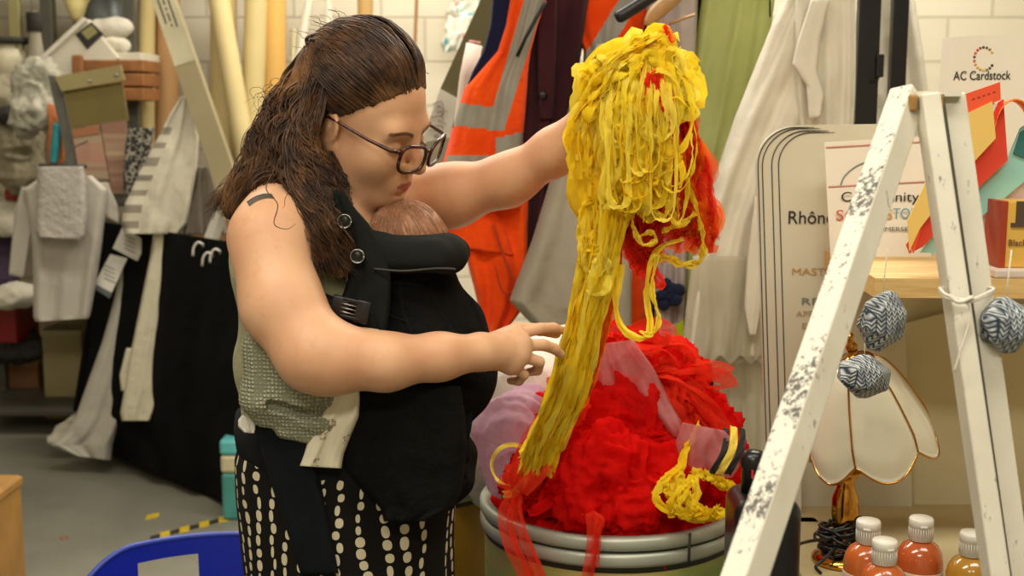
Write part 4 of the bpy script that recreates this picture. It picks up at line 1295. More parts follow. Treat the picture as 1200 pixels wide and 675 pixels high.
# hi-vis vest
t = garment('safety_vest', 'orange high visibility vest with grey bands and navy lining', 'vest', 590, 2.98); hook(t, 600, 2.98, .12)
def vm(u, v, x, y):
    k = np.zeros(x.shape, int)
    k[(np.abs(x - (626 - .30 * y)) < 12 - y * .01) & (y < 150)] = 1
    k[(y > 121 + (x - 540) * .12) & (y < 148 + (x - 540) * .12) & (x < 592)] = 1
    k[(y > 160 - (x - 590) * .25) & (y < 184 - (x - 590) * .25) & (x > 581)] = 1
    k[(y > 182) & (y < 200) & (x < 584)] = 1
    return k
sheet('front', [(-60, 590, 650), (0, 597, 640), (30, 592, 630), (60, 582, 622), (85, 560, 619), (102, 545, 618), (130, 536, 616), (165, 528, 613), (200, 520, 611), (245, 514, 610)], 2.98, [orange, silver], t, .05, .03, 2.2, .010, 90, 120, 31, vm)
sheet('lining', [(-60, 570, 600), (0, 577, 601), (30, 574, 597), (60, 566, 588), (85, 553, 573), (99, 548, 553)], 2.985, navy, t, .03, .02, 1, .004, 24, 40, 32)
m = MB(); m.tube([P(x, y, 2.925) for x, y in ((640, 2), (628, 22), (616, 44), (606, 66))], .004, 6); m.build('zip', blackm, t)
# orange overall below
t = garment('overall', 'orange work overall hanging below the vest with pocket seams', 'overall', 575, 3.03); hook(t, 575, 3.03, .12)
sheet('leg', [(150, 530, 615), (225, 510, 622), (250, 512, 622), (275, 522, 621), (300, 546, 620), (340, 556, 617), (365, 562, 610), (395, 570, 588)], 3.03, orange, t, .05, .03, 1.8, .014, 60, 80, 33)
sheet('flap', [(238, 512, 575, 232), (262, 520, 590, 258), (288, 533, 602, 300)], 2.99, orange, t, .02, .015, 1.1, .008, 30, 26, 34)
m = MB(); m.tube(bez([P(578, 262, 2.955), P(590, 300, 2.955), P(606, 338, 2.955)], 14), .003, 6); m.tube(bez([P(580, 312, 2.955), P(590, 342, 2.955), P(610, 338, 2.955)], 14), .002, 6); m.build('seam', M('dark_orange_seam', (196, 60, 20), .8), t)
# maroon coat
t = garment('coat', 'dark maroon coat hanging between two orange garments', 'coat', 650, 3.06); hook(t, 650, 3.06)
sheet('body', [(-70, 605, 700), (0, 606, 692), (40, 606, 685), (120, 606, 672), (200, 607, 660), (260, 608, 650), (310, 611, 640), (346, 615, 626)], 3.06, maroon, t, .06, .04, 2.6, .014, 60, 80, 35)
sheet('lapel', [(-60, 628, 655), (60, 630, 652), (140, 632, 648)], 2.995, maroon, t, .015, .01, .8, .004, 16, 40, 36)
m = MB(); m.lathe([(.001, .006), (.010, .006), (.012, .002), (.012, -.002), (.001, -.004)], P(636, 112, 2.985), 18, 0, Matrix.Rotation(PI / 2, 3, 'X')); m.build('button', M('dark_button', (20, 14, 16), .4), t)
# second orange jacket
t = garment('jacket', 'second orange jacket with a grey reflective stripe behind yellow tulle', 'jacket', 712, 3.06); hook(t, 715, 3.06)
def jm(u, v, x, y):
    k = np.zeros(x.shape, int); k[(np.abs(x - (738 - .62 * y)) < 13) & (y < 130)] = 1; return k
sheet('body', [(-60, 676, 770), (0, 672, 764), (20, 668, 760), (40, 674, 752), (60, 684, 742), (120, 680, 748), (220, 660, 752), (300, 645, 756), (400, 640, 762), (470, 640, 764)], 3.07, [orange, silver], t, .05, .03, 2.4, .012, 70, 110, 37, jm)
# grey skirt
t = garment('skirt', 'stone grey flared skirt hanging beside the bunch of yellow tulle', 'skirt', 680, 2.93); hook(t, 715, 2.95)
sheet('cloth', [(52, 700, 748), (80, 684, 746), (120, 668, 745), (200, 648, 744), (280, 624, 742), (335, 603, 740), (352, 597, 740, 372), (375, 618, 740, 392), (392, 640, 738, 404)], 2.93, greyc, t, .05, .03, 1.9, .012, 60, 90, 38)
# black coat behind
t = garment('coat', 'black coat hanging behind the grey dress with the navy rosette', 'coat', 800, 3.28); hook(t, 800, 3.28)
sheet('body', [(-60, 745, 860), (100, 738, 862), (320, 734, 864), (420, 738, 880), (560, 742, 884), (640, 745, 884)], 3.28, blackc, t, .06, .04, 3, .014, 60, 70, 39)
t = garment('tunic', 'dark plum tunic hanging behind the loops of yellow tulle', 'tunic', 748, 3.17); hook(t, 750, 3.17)
sheet('body', [(-50, 735, 775), (250, 732, 768), (400, 728, 764), (430, 732, 760)], 3.17, maroon, t, .04, .03, 1.6, .01, 40, 60, 40)
# grey dress with rosette and tags
t = garment('dress', 'grey lilac dress with a navy rosette and a white tag', 'dress', 785, 3.0); hook(t, 785, 3.0, .12, M('pale_wood', (186, 146, 92), .5))
sheet('body', [(-50, 764, 822), (0, 757, 818), (60, 762, 816), (120, 772, 812), (220, 774, 808), (300, 768, 806), (380, 767, 803), (440, 764, 800)], 3.0, lilg, t, .05, .03, 1.8, .012, 50, 90, 41)
m = MB()
for i in range(9):
    a = i * 2.4; r_ = .008 + .0028 * i
    c = P(783, 345, 2.925) + Vector((r_ * math.cos(a) * .9, .004 * math.sin(i), r_ * math.sin(a)))
    m.lathe([(.001, .010), (.012, .006), (.017, 0), (.012, -.006), (.001, -.008)], c, 10, 0, Matrix.Rotation(a, 3, 'Y') @ Matrix.Rotation(1.1, 3, 'X'))
m.build('rosette', cloth('navy_satin', (34, 40, 66)), t)
m = MB(); m.slab([P(772, 381, 2.92), P(791, 380, 2.92), P(791, 418, 2.92), P(773, 419, 2.92)], (0, .002, 0)); tg = m.build('swing_tag', M('white_tag', (222, 218, 204), .7), t, False)
m = MB()
for i in range(7): m.box(P(781, 387 + i * 4, 2.9190), (.030 - .004 * (i % 3), .0006, .0018))
m.build('print_line', M('tag_print', (140, 138, 130), .8), tg, False)
m = MB(); m.slab([P(787, 383, 2.924), P(801, 375, 2.924), P(802, 394, 2.924), P(790, 402, 2.924)], (0, .002, 0)); m.build('neon_tag', M('neon_yellow', (214, 232, 40), .6), t, False)
# green dress
t = garment('dress', 'sheer sage green dress hanging left of the white gown', 'dress', 850, 3.02); hook(t, 860, 3.02)
sheet('body', [(-60, 828, 912), (0, 822, 908), (60, 814, 900), (150, 804, 884), (230, 798, 860), (300, 796, 840), (380, 794, 830), (430, 794, 828)], 3.02, greenc, t, .05, .03, 2.6, .014, 60, 90, 42)
m = MB(); m.tube([P(902, -12, 2.95), P(902.5, 20, 2.95)], .0022, 6); m.build('strap_end', blackm, t)
# white gown
t = garment('gown', 'long white gown with a sheer net hem and a folded lapel', 'gown', 900, 2.84); hook(t, 955, 2.9)
sheet('skirt', [(-60, 935, 1000), (0, 918, 1000), (30, 904, 1000), (90, 880, 1000), (140, 860, 985), (200, 840, 960), (260, 822, 940), (330, 809, 925), (380, 802, 915), (418, 799, 900, 424)], 2.84, whit, t, .06, .04, 3.2, .014, 90, 120, 43, None, 5)
sheet('net_hem', [(330, 818, 905), (400, 832, 905), (470, 838, 905), (540, 840, 902)], 2.90, whit2, t, .04, .03, 3, .012, 50, 50, 44)
sheet('net_hem', [(300, 812, 905), (360, 804, 905), (402, 800, 900), (422, 803, 898)], 2.775, whit2, t, .012, .004, 4, .010, 50, 30, 45, None, 5)
sheet('bodice', [(-50, 935, 1005), (0, 930, 1003), (60, 928, 1003), (110, 930, 1002), (150, 936, 1000)], 2.80, whit, t, .035, .02, 2.2, .008, 50, 50, 46)
sheet('lapel', [(0, 950, 972), (50, 934, 962, 45), (75, 928, 958, 84), (100, 945, 966, 112), (140, 948, 962, 136)], 2.745, whit, t, .02, .01, 1, .004, 24, 40, 47)
sheet('sash', [(230, 885, 900), (300, 876, 900), (360, 872, 892), (393, 878, 886)], 2.74, whit, t, .012, .008, 1, .003, 16, 40, 48)
t = garment('veil', 'white cloth hanging behind the twin black uprights', 'veil', 1055, 3.36); hook(t, 1050, 3.34)
sheet('cloth', [(-50, 1008, 1062), (0, 1004, 1072), (60, 1002, 1082), (140, 1000, 1092), (320, 995, 1105), (480, 990, 1110)], 3.36, whit, t, .04, .03, 2.4, .010, 50, 70, 49)
# hangers seen in front
t = thing('coat_hanger', 'thick black coat hanger end poking out above the yellow tulle', 'coat hanger', P(745, 5, 2.75))
m = MB(); m.tube(bez([P(722, 22, 2.78), P(740, 11, 2.78), P(757, 0, 2.78), P(790, -22, 2.80), P(812, -34, 2.86)], 18), [.010] + [.0145] * 17 + [.012], 14)
m.tube(bez([P(812, -34, 2.86), P(816, -60, 2.95), (P(812, 0, 3.0).x, YR, RZ - .05), (P(812, 0, 3.0).x - .01, YR, RZ - .006)], 14), .004, 8); m.build('arm', blackm, t)
t = thing('coat_hanger', 'small wooden coat hanger above the top of the yellow bunch', 'coat hanger', P(785, 10, 2.7))
wdh = M('hanger_wood', (190, 146, 90), .5, .12, 20, .2, 90)
m = MB(); m.tube(bez([P(758, 30, 2.72), P(770, 14, 2.72), P(786, 0, 2.72), P(800, -14, 2.74)], 14), [.008, .012, .014, .016, .017] + [.017] * 10, 12)
m.tube([P(784, 28, 2.71), P(800, 22, 2.71), P(814, 17, 2.72)], .0035, 8)
m.tube(bez([P(800, -14, 2.74), P(804, -50, 2.9), (P(800, 0, 3.0).x, YR, RZ - .05), (P(800, 0, 3.0).x + .01, YR, RZ - .006)], 14), .003, 8); m.build('arm', wdh, t)
# leaning board, roll and packets
t = thing('display_board', 'olive board with scribbled white paper leaning behind the woman\'s face', 'board', P(540, 100, 3.45))
def lean(pts, Y, th, m_, n, par):
    m = MB(); m.slab([P(x, y, Y) for x, y in pts], (0, th, 0)); return m.build(n, m_, par, False)
zb = P(470, 640, 3.5)
lean([(572, -20), (612, -20), (560, 140), (462, 822), (412, 822), (516, 104)], 3.47, .02, M('olive_board', (98, 92, 56), .8, .06, 6, .05, 40), 'panel', t)
pn = lean([(516, 104), (538, 116), (526, 165), (508, 196), (492, 196), (496, 160)], 3.463, .004, M('scribbled_paper', (214, 210, 192), .8), 'paper', t)
m = MB()
for i in range(8): m.tube(bez([P(506 + rnd(-4, 10), 122 + i * 5, 3.461), P(512 + rnd(-4, 8), 118 + i * 6, 3.461), P(520 + rnd(-3, 4), 126 + i * 5, 3.461)], 6), .0012, 4)
m.build('scribble', M('pencil_grey', (120, 118, 108), .8), pn, False)
lean([(500, 166), (532, 160), (526, 200), (496, 200)], 3.458, .004, M('grey_green_card', (150, 152, 132), .8), 'card', t)
m = MB(); m.tube([P(556, 52, 3.38), P(548, 90, 3.38), P(528, 260, 3.38), P(516, 420, 3.38), P(500, 760, 3.38)], P(10, 0, 3.38).x * 0 + .022, 20); m.tube([P(556, 51.5, 3.38), P(556.5, 48, 3.38)], .016, 20, 1)
o = m.build('paper_roll', [M('pale_pink_paper', (226, 202, 186), .7), M('rose_paper', (196, 140, 128), .7)]); tag(o, 'rolled pale pink paper standing against the olive board', 'paper roll')
k = N('clear_packets'); co = k.coord()
f1 = k.noise(co, 12, 2)
cc = k.mix(k.ramp(f1, .60, .66), col(222, 220, 206), col(90, 160, 162))
cc = k.mix(k.ramp(k.noise(co, 17, 2), .66, .70), cc, col(206, 70, 60))
pack = k.done(k.bsdf(cc, .25, 0, k.noise(co, 60, 3), .5, .004))
t = thing('hanging_packets', 'clear packets of coloured trims hanging on the white block wall', 'packets', P(540, 20, 6.3))
for i, (y, x0, x1) in enumerate([(-20, 528, 582), (4, 522, 576), (22, 520, 568), (40, 516, 556)]):
    sheet('packet', [(y, x0 + 6, x1, y - 6), (y + 10, x0, x1, y + 6), (y + 22, x0 + 4, x1 - 6, y + 16)], 6.36 - i * .03, pack, t, .05, .03, 2, .03, 30, 16, 60 + i)
m = MB(); m.tube([P(556, -40, 6.38), P(552, 50, 6.36)], .006, 6); m.build('hook_strip', silver, t)
# ================================================================== the store shelves on the left
def floorY(y): return next(Y / 100 for Y in range(100, 1200) if P(600, y, Y / 100).z <= 0)
dkst = M('grey_steel', (74, 72, 62), .5, .1, 12, .1, 60)
ylst = M('yellowed_steel', (152, 144, 96), .5, .1, 12, .1, 60)
whp = M('white_card_left', (204, 198, 178), .7, .05, 8, .05, 60)
crm = M('cream_ceramic', (196, 188, 158), .4, .1, 10, .1, 40)
brn = M('orange_brown_wood', (150, 96, 48), .6, .2, 14, .3, 80)
kraft = M('brown_cardboard', (142, 100, 62), .8, .1, 8, .1, 60)
tan = M('tan_box_board', (146, 134, 92), .8, .06, 8, .1, 60)
drk = M('dark_clutter', (44, 40, 36), .7, .2, 20, .2, 60)
YS = 6.05
sx0, sx1 = P(-40, 100, YS).x, P(172, 100, YS).x
sr = thing('shelving_unit', 'grey steel shelving unit crammed with craft stock at the far left', 'shelving', (sx0 + .5, YS, 0))
for x, mt in ((sx0, dkst), (P(20, 20, YS - .2).x, ylst), (P(57, 20, YS - .2).x, dkst), (sx1, dkst)):
    for y in (YS - .22, YS + .22):
        zl_ = P(0, 98, YS - .25).z if x not in (sx0, sx1) else 0
        m = MB(); m.box((x, y, (zl_ + 2.4) / 2), (.05, .04, 2.4 - zl_), None, 0, .004); m.build('post', mt, sr, False)
SHZ = [P(0, 98, YS - .25).z, P(0, 236, YS - .25).z, P(0, 352, YS - .25).z, .12, 2.2]
for z in SHZ:
    m = MB(); m.box(((sx0 + sx1) / 2, YS, z - .012), (sx1 - sx0 + .04, .5, .024), None, 0, .003); m.build('shelf_board', dkst, sr, False)
def sq(name, label, cat, pts, Y, th, mt, group=None):
    m = MB(); m.slab([P(x, y, Y) for x, y in pts], (0, th, 0)); o = m.build(name, mt, None, False); tag(o, label, cat, group); return o
def crate(name, label, cat, x0, x1, y0, y1, Y, d, mt, lid=None, onfloor=False, zbase=None):
    a, b = P(x0, y0, Y), P(x1, y1, Y)
    zb_ = 0 if onfloor else (zbase if zbase is not None else b.z)
    t = thing(name, label, cat, ((a.x + b.x) / 2, Y + d / 2, zb_))
    m = MB(); m.box(((a.x + b.x) / 2, Y + d / 2, (a.z + zb_) / 2 ), (b.x - a.x, d, a.z - zb_), None, 0, .006); m.build('body', mt, t, False)
    m = MB(); m.box(((a.x + b.x) / 2, Y + d / 2, a.z - .01), (b.x - a.x + .012, d + .012, .03), None, 0, .004); m.build('lid', lid or mt, t, False)
    return t
z1 = SHZ[0]
# top shelf
m = MB(); c = P(10, 98, 5.86); r_ = .10
h = P(10, 52, 5.86).z - z1
m.lathe([(.001, z1), (.06, z1), (.09, z1 + h * .3), (.105, z1 + h * .6), (.09, z1 + h * .86), (.075, z1 + h * .92), (.085, z1 + h), (.075, z1 + h), (.06, z1 + h * .9), (.001, z1 + h * .8)], (c.x, 5.86, 0), 32)
o = m.build('vase', crm); tag(o, 'cream round vase on the top left shelf', 'vase')
m = MB(); m.lathe([(.075, z1 + h), (.115, z1 + h + .005), (.115, z1 + h + .03), (.02, z1 + h + .035), (.001, z1 + h + .035)], (c.x, 5.86, 0), 32); m.build('rim', drk, o)
t = thing('bottle', 'grey bottle with a dark label and tapering neck on the top shelf', 'bottle', (P(46, 75, 5.84).x, 5.84, z1))
m = MB(); cx = P(46, 75, 5.84).x; zt = P(46, 12, 5.84).z
m.lathe([(.001, z1), (.055, z1), (.05, z1 + .12), (.036, z1 + .25), (.045, z1 + .30), (.045, zt - .08), (.025, zt - .03), (.02, zt), (.001, zt)], (cx, 5.84, 0), 24); m.build('body', M('grey_glass', (168, 160, 140), .3), t)
m = MB(); zl = P(46, 23, 5.84).z; m.lathe([(.046, zl - .055), (.047, zl - .054), (.047, zl + .03), (.046, zl + .031)], (cx, 5.84, 0), 24); m.build('label_band', drk, t)
# white framed print standing askew
t = thing('picture_box', 'white box lid with a dark framed print, tilted on the top shelf', 'box', P(95, 98, 5.72))
m = MB(); m.slab([P(46, 72, 5.72), P(100, 22, 5.72), P(138, 68, 5.72), P(92, 112, 5.72)], (0, .08, 0)); m.build('lid', whp, t, False)
m = MB(); m.bar(P(46, 72, 5.71), P(100, 22, 5.71), .02, .02); m.build('edge', M('white_edge', (218, 212, 194), .6), t, False)
m = MB(); m.slab([P(88, 40, 5.715), P(107, 26, 5.715), P(121, 40, 5.715), P(102, 58, 5.715)], (0, .01, 0)); pf = m.build('print_frame', drk, t, False)
m = MB(); m.slab([P(95, 38, 5.71), P(107, 29, 5.71), P(114, 38, 5.71), P(103, 47, 5.71)], (0, .005, 0)); m.build('print', M('olive_print', (140, 136, 84), .7), pf, False)
m = MB(); c = P(90, 10, 5.9); m.lathe([(.018, P(0, 26, 5.9).z), (.03, P(0, 20, 5.9).z), (.10, P(0, -25, 5.9).z), (.096, P(0, -25, 5.9).z), (.016, P(0, 24, 5.9).z)], (c.x, 5.9, 0), 32)
o = m.build('hanging_lampshade', M('pale_shade', (222, 206, 140), .7)); tag(o, 'cream cone lampshade above the tilted white box', 'lampshade')
m = MB(); c = P(124, 40, 6.0); m.lathe([(.001, z1), (.11, z1), (.11, P(0, 6, 6.0).z), (.05, P(0, -8, 6.0).z), (.04, P(0, -20, 6.0).z), (.001, P(0, -20, 6.0).z)], (c.x, 6.0, 0), 28)
o = m.build('jug', M('slate_grey_glaze', (72, 78, 74), .4)); tag(o, 'dark slate jug behind the folded white cloths', 'jug')
wl = cloth('white_cotton', (204, 198, 180), wrinkle=12, wr=.6)
def lump(name, label, cat, lst, mt, h=.009, amp=.012, f=9, seed=0, tr=None):
    pts = [P(x, y, Y) for x, y, Y, r, rz in lst]
    lo = Vector([min(p[i] for p in pts) - .24 for i in range(3)]); hi = Vector([max(p[i] for p in pts) + .24 for i in range(3)])
    o = heap(name, label, cat, [(p, (l[3], l[3] * .8, l[4])) for p, l in zip(pts, lst)], mt, lo, hi, h, .03, amp, f, seed); return o
lump('folded_cloth', 'white cloth roll above another on the top shelf', 'cloth', [(122, 34, 5.82, .07, .035), (140, 34, 5.82, .06, .045)], wl, seed=1)
lump('folded_cloth', 'folded white cloth under the white roll on the top shelf', 'cloth', [(132, 52, 5.82, .07, .035), (140, 54, 5.82, .05, .03)], wl, seed=2)
a, b = P(128, 62, 5.78), P(168, 72, 5.78); m = MB(); m.box(((a.x + b.x) / 2, 5.9, (a.z + b.z) / 2), (b.x - a.x, .3, a.z - b.z), None, 0, .004); o = m.build('tray', whp, None, False); tag(o, 'flat white tray on top of the wooden crate', 'tray')
t = thing('wooden_crate', 'orange brown wooden crate of boards behind the sample book', 'crate', P(125, 118, 5.70))
for (y0, y1, x0, x1) in ((70, 84, 90, 168), (86, 101, 83, 168), (103, 118, 96, 168)):
    a, b = P(x0, y0, 5.70), P(x1, y1, 5.70); m = MB(); m.box(((a.x + b.x) / 2, 5.84, (a.z + b.z) / 2), (b.x - a.x, .28, a.z - b.z), None, 0, .005); m.build('slat', brn, t, False)
a, b = P(84, 72, 5.66), P(92, 84, 5.66); m = MB(); m.box((a.x + .02, 5.68, (a.z + b.z) / 2), (.05, .03, a.z - b.z + .06), None, 0, .01); m.build('end_post', brn, t, False)
# sample book
t = thing('hanging_sample_book', 'open olive fabric sample book with rows of striped swatches', 'sample book', P(115, 228, 5.25))
olv = M('olive_card', (150, 138, 92), .7, .06, 8, .05); olv2 = M('dark_olive_card', (112, 98, 48), .7, .08, 8, .05)
def sp_(n, pts, Y, mt, par, th=.012): m = MB(); m.slab([P(x, y, Y) for x, y in pts], (0, th, 0)); return m.build(n, mt, par, False)
sp_('cover', [(56, 88), (70, 90), (100, 232), (88, 232)], 5.26, M('grey_binding', (96, 96, 86), .6), t, .06)
sp_('flap', [(64, 90), (141, 76), (146, 94), (72, 107)], 5.22, olv, t)
for x, y in ((105, 95), (136, 88)): m = MB(); m.lathe([(.001, .003), (.006, .002), (.007, -.002)], P(x, y, 5.215), 10, 0, Matrix.Rotation(PI / 2, 3, 'X')); m.build('stud', steel, t)
sp_('inner_panel', [(74, 106), (143, 96), (150, 141), (84, 150)], 5.24, olv2, t)
def striped(nm, a, b, c, f):
    k = N(nm); co = k.coord(); s_ = k.n('ShaderNodeSeparateXYZ'); k.l(co, s_.inputs[0])
    nz = k.n('ShaderNodeTexNoise', noise_dimensions='1D'); k.l(k.math('FLOOR', k.math('MULTIPLY', s_.outputs[2], f)), nz.inputs['W']); nz.inputs['Scale'].default_value = 3.7
    cc = k.mix(k.ramp(nz.outputs['Fac'], .42, .5), col(*a), col(*b)); cc = k.mix(k.ramp(nz.outputs['Fac'], .56, .62), cc, col(*c))
    return k.done(k.bsdf(cc, .8, 0, k.math('FRACT', k.math('MULTIPLY', s_.outputs[2], f)), .6, .004))
sp_('swatch', [(84, 151), (116, 146), (131, 226), (98, 232)], 5.235, striped('swatch_pink', (178, 156, 128), (186, 140, 118), (128, 112, 88), 60), t)
sp_('swatch', [(118, 145), (147, 141), (153, 228), (132, 226)], 5.237, striped('swatch_rose', (170, 142, 116), (150, 112, 94), (186, 160, 130), 55), t)
sp_('swatch', [(84, 152), (114, 147), (116, 156), (86, 161)], 5.228, M('rust_swatch', (168, 112, 76), .8), t)
# bags and ropes
pb = cloth('crumpled_clear_plastic', (188, 184, 166), .35, wrinkle=18, wr=.9, c2=(150, 148, 130))
lump('plastic_bag', 'crumpled clear plastic bag left of the sample book', 'bag', [(42, 100, 5.45, .08, .09), (45, 130, 5.43, .09, .08), (30, 140, 5.45, .05, .06), (50, 90, 5.48, .05, .06)], pb, .009, .030, 12, 3)
lump('sack', 'grey sack of scraps on the left shelf under the vase', 'sack', [(12, 170, 5.70, .10, .12), (30, 185, 5.68, .08, .13), (22, 205, 5.68, .10, .06)], cloth('grey_sacking', (138, 130, 106), wrinkle=12, wr=.7), .009, .03, 9, 4)
lump('sack', 'pale rounded sack at the left edge below the vase', 'sack', [(5, 120, 5.72, .11, .10), (14, 112, 5.72, .07, .07)], cloth('pale_sacking', (158, 150, 126), wrinkle=12, wr=.7), .009, .025, 9, 5)
lump('dark_bag_or_gap', 'small dark lump added for the dark gap between the pale sacks', 'bag', [(16, 136, 5.62, .06, .025), (8, 134, 5.62, .05, .03)], drk, .008, .012, 12, 6)  # dark lump put in for the shaded gap between the sacks
m = MB()
for i in range(7): m.tube(bez([P(57 + i % 3 * 3, 122 + i, 5.36), P(60 + i * 1.6, 146, 5.34), P(58 + i * 2.4, 172, 5.35), P(61 + i * 2, 196, 5.36)], 10), .010, 6)
o = m.build('hanging_rope', M('orange_rope', (196, 116, 60), .8, .2, 30, .5, 100)); tag(o, 'orange rope hank hanging beside the teal cord', 'rope')
m = MB()
for q in (0, PI): m.tube([P(67 - t_ * 4 + 2.4 * math.cos(t_ * 34 + q), 146 + t_ * 44, 5.28 + .008 * math.sin(t_ * 34 + q)) for t_ in [i / 60 for i in range(61)]], .011, 6)
o = m.build('twisted_cord', M('teal_cord', (28, 140, 148), .5, .15, 30, .3, 100)); tag(o, 'teal twisted cord hanging left of the sample book', 'cord')
# shirt and folded cloth
sh1 = cloth('white_shirt_cloth', (182, 176, 164), wrinkle=8, wr=.5)
t = thing('shirt', 'white long sleeved shirt hanging at the left', 'shirt', P(75, 375, 5.0))
sheet('body', [(206, 50, 108), (222, 27, 126), (245, 32, 124), (290, 38, 119), (330, 39, 113), (372, 39, 106, 368), (377, 42, 104, 373)], 5.02, sh1, t, .05, .04, 2.2, .010, 50, 60, 51)
sheet('sleeve', [(219, 25, 44), (245, 18, 42), (280, 14, 36), (322, 10, 28, 326)], 5.06, sh1, t, .03, .025, 1.0, .006, 24, 40, 52)
sheet('sleeve', [(214, 104, 126), (236, 116, 138, 240), (252, 122, 140, 262)], 5.06, sh1, t, .03, .025, 1.0, .006, 24, 24, 53)
t = thing('folded_cloth', 'folded grey fleece cloth clipped over the white shirt', 'cloth', P(70, 280, 4.92))
sheet('fold', [(195, 44, 99), (215, 43, 101), (250, 41, 102), (272, 41, 100, 276), (277, 43, 98, 281)], 4.92, cloth('grey_fleece', (178, 172, 162), weave=200, wrinkle=40, wr=.6), t, .06, .04, .8, .004, 40, 40, 54)
a, b = P(46, 194, 4.9), P(101, 195, 4.9); m = MB(); m.bar(a, b, .018, .014); m.tube(bez([(a + b) / 2, (a + b) / 2 + Vector((0, .1, .06)), (a + b) / 2 + Vector((0, .3, .09))], 8), .004, 6); m.build('clip_hanger', drk, t)
# patterned cloths
k = N('monochrome_print'); co = k.coord()
vo = k.n('ShaderNodeTexVoronoi', feature='DISTANCE_TO_EDGE'); vo.inputs['Scale'].default_value = 42; k.l(co, vo.inputs['Vector'])
f = k.math('MULTIPLY', k.math('LESS_THAN', vo.outputs['Distance'], .10), k.math('GREATER_THAN', k.noise(co, 40, 1), .45))
mono = k.done(k.bsdf(k.mix(f, col(42, 40, 38), col(150, 144, 128)), .9))
o = sheet('printed_cloth', [(150, 150, 181), (175, 146, 178), (205, 144, 172), (240, 145, 160)], 5.12, mono, None, .05, .04, 2, .012, 30, 40, 55); tag(o, 'black cloth with small white print right of the sample book', 'cloth')
def qm(u, v, x, y):
    k = np.zeros(x.shape, int); k[(u < .26) & (np.sin(y * .34) > .1) & (y > 140)] = 1; return k
o = sheet('quilt', [(112, 213, 222), (135, 198, 230), (160, 186, 233), (200, 164, 231), (240, 146, 225), (262, 142, 220), (274, 146, 210)], 5.0, [cloth('cream_quilt', (208, 202, 180), wrinkle=6, wr=.8), M('grey_patch', (146, 138, 122), .9)], None, .07, .05, 1.7, .022, 50, 70, 56, qm); tag(o, 'cream quilt with grey patches along its edge', 'quilt')
o = sheet('grey_cloth', [(196, 232, 246), (230, 226, 256), (275, 214, 268)], 5.02, cloth('taupe_cloth', (128, 118, 104), wrinkle=8), None, .05, .04, 2, .016, 30, 36, 57); tag(o, 'taupe cloth in folds behind the loose hair', 'cloth')
o = sheet('paper', [(192, 264, 278), (215, 262, 276), (240, 254, 270), (285, 236, 256)], 4.95, M('white_paper_left', (212, 208, 188), .8), None, .02, .015, 1, .006, 16, 30, 58); tag(o, 'curled white paper beside the loose hair', 'paper')
# leaning strip with print
ps = thing('cardboard_strip', 'long grey cardboard strip with printed end leaning diagonally', 'cardboard', P(230, 120, 4.85))
def stp(n, y0, y1, mt, Yo, th):
    f_ = lambda y: 198 + (y - 20) * .345
    m = MB(); m.slab([P(f_(y0) - 12, y0 + 4, 4.85 - Yo), P(f_(y0) + 12, y0 - 4, 4.85 - Yo), P(f_(y1) + 13, y1 - 4, 4.85 - Yo), P(f_(y1) - 12, y1 + 4, 4.85 - Yo)], (0, th, 0)); return m.build(n, mt, ps, False)
stp('strip', -40, 700, M('grey_board', (150, 138, 104), .8, .06, 6, .05), 0, .05)
le_ = stp('label', -40, 74, M('pale_board', (190, 182, 150), .8), .003, .003)
m = MB(); rs = random.Random(9)
for i in range(14):
    for j in range(3):
        if rs.random() < .75:
            y = -12 + i * 3.2; f_ = 198 + (y - 20) * .345
            m.box(P(f_ - 6 + j * 6, y, 4.846), (.011, .001, .006), Matrix.Rotation(1.2 + rs.uniform(-.3, .3), 3, 'Y'))
m.build('print_mark', M('black_print_left', (60, 56, 48), .8), le_, False)
# rolls of fabric and tubes
def roll(label, x0, y0, x1, y1, rpx, Y, c, name='fabric_roll', grp='rolls leaning against the wall'):
    mt = M('roll_%d_%d_%d' % c, c, .75, .06, 4, .1, 50)
    a, b = P(x0, y0, Y), P(x1, y1, Y)
    d = (a - b).normalized()
    if name != 'fabric_roll' or y1 > 250:
        pass
    if b.z > 0.02: b = b - d * (b.z / d.z) if False else b
    r_ = rpx * Y / FPX; t = thing(name, label, 'roll' if name == 'fabric_roll' else 'tube', b, grp)
    m = MB(); m.tube([b, b.lerp(a, .33), b.lerp(a, .66), a], r_, 24); sharp(m.build('tube', mt, t))
    m = MB(); x = d.orthogonal().normalized(); y = d.cross(x)
    m.tube([a + (x * math.cos(q) + y * math.sin(q)) * r_ * (1 - q / 60) for q in [i * .3 for i in range(70)]], r_ * .05 + .001, 5); m.build('winding', mt, t)
FY = 6.1
roll('cream fabric roll standing left of the diagonal cardboard strip', 172, -60, 170, 480, 10, FY, (206, 186, 128))
roll('brown cardboard tube standing behind the diagonal strip', 198, -60, 192, 480, 13, FY + .05, (190, 146, 96), 'cardboard_tube', 'tubes leaning against the wall')
roll('wide cream fabric roll directly right of the diagonal strip', 262, -60, 262, 480, 15, FY, (204, 184, 128))
roll('slim cream fabric roll leaning across the wide roll', 246, -60, 292, 205, 12, FY - .15, (210, 192, 138))
roll('cream fabric roll leaning the other way beside the amber tube', 302, -60, 286, 480, 13, FY - .05, (206, 188, 132))
roll('amber cardboard tube standing right of the cream rolls', 322, -60, 321, 480, 13, FY, (214, 168, 88), 'cardboard_tube', 'tubes leaning against the wall')
roll('thin white tube leaning behind the claw clip', 368, -30, 318, 240, 5, FY + .15, (226, 222, 204), 'plastic_tube', 'tubes leaning against the wall')
roll('thin white tube standing above the claw clip', 386, -40, 380, 480, 4.5, FY + .15, (222, 218, 200), 'plastic_tube', 'tubes leaning against the wall')
roll('short pale stick left of the thin white tubes', 344, 34, 334, 480, 3, FY + .1, (210, 200, 160), 'wooden_stick', 'tubes leaning against the wall')
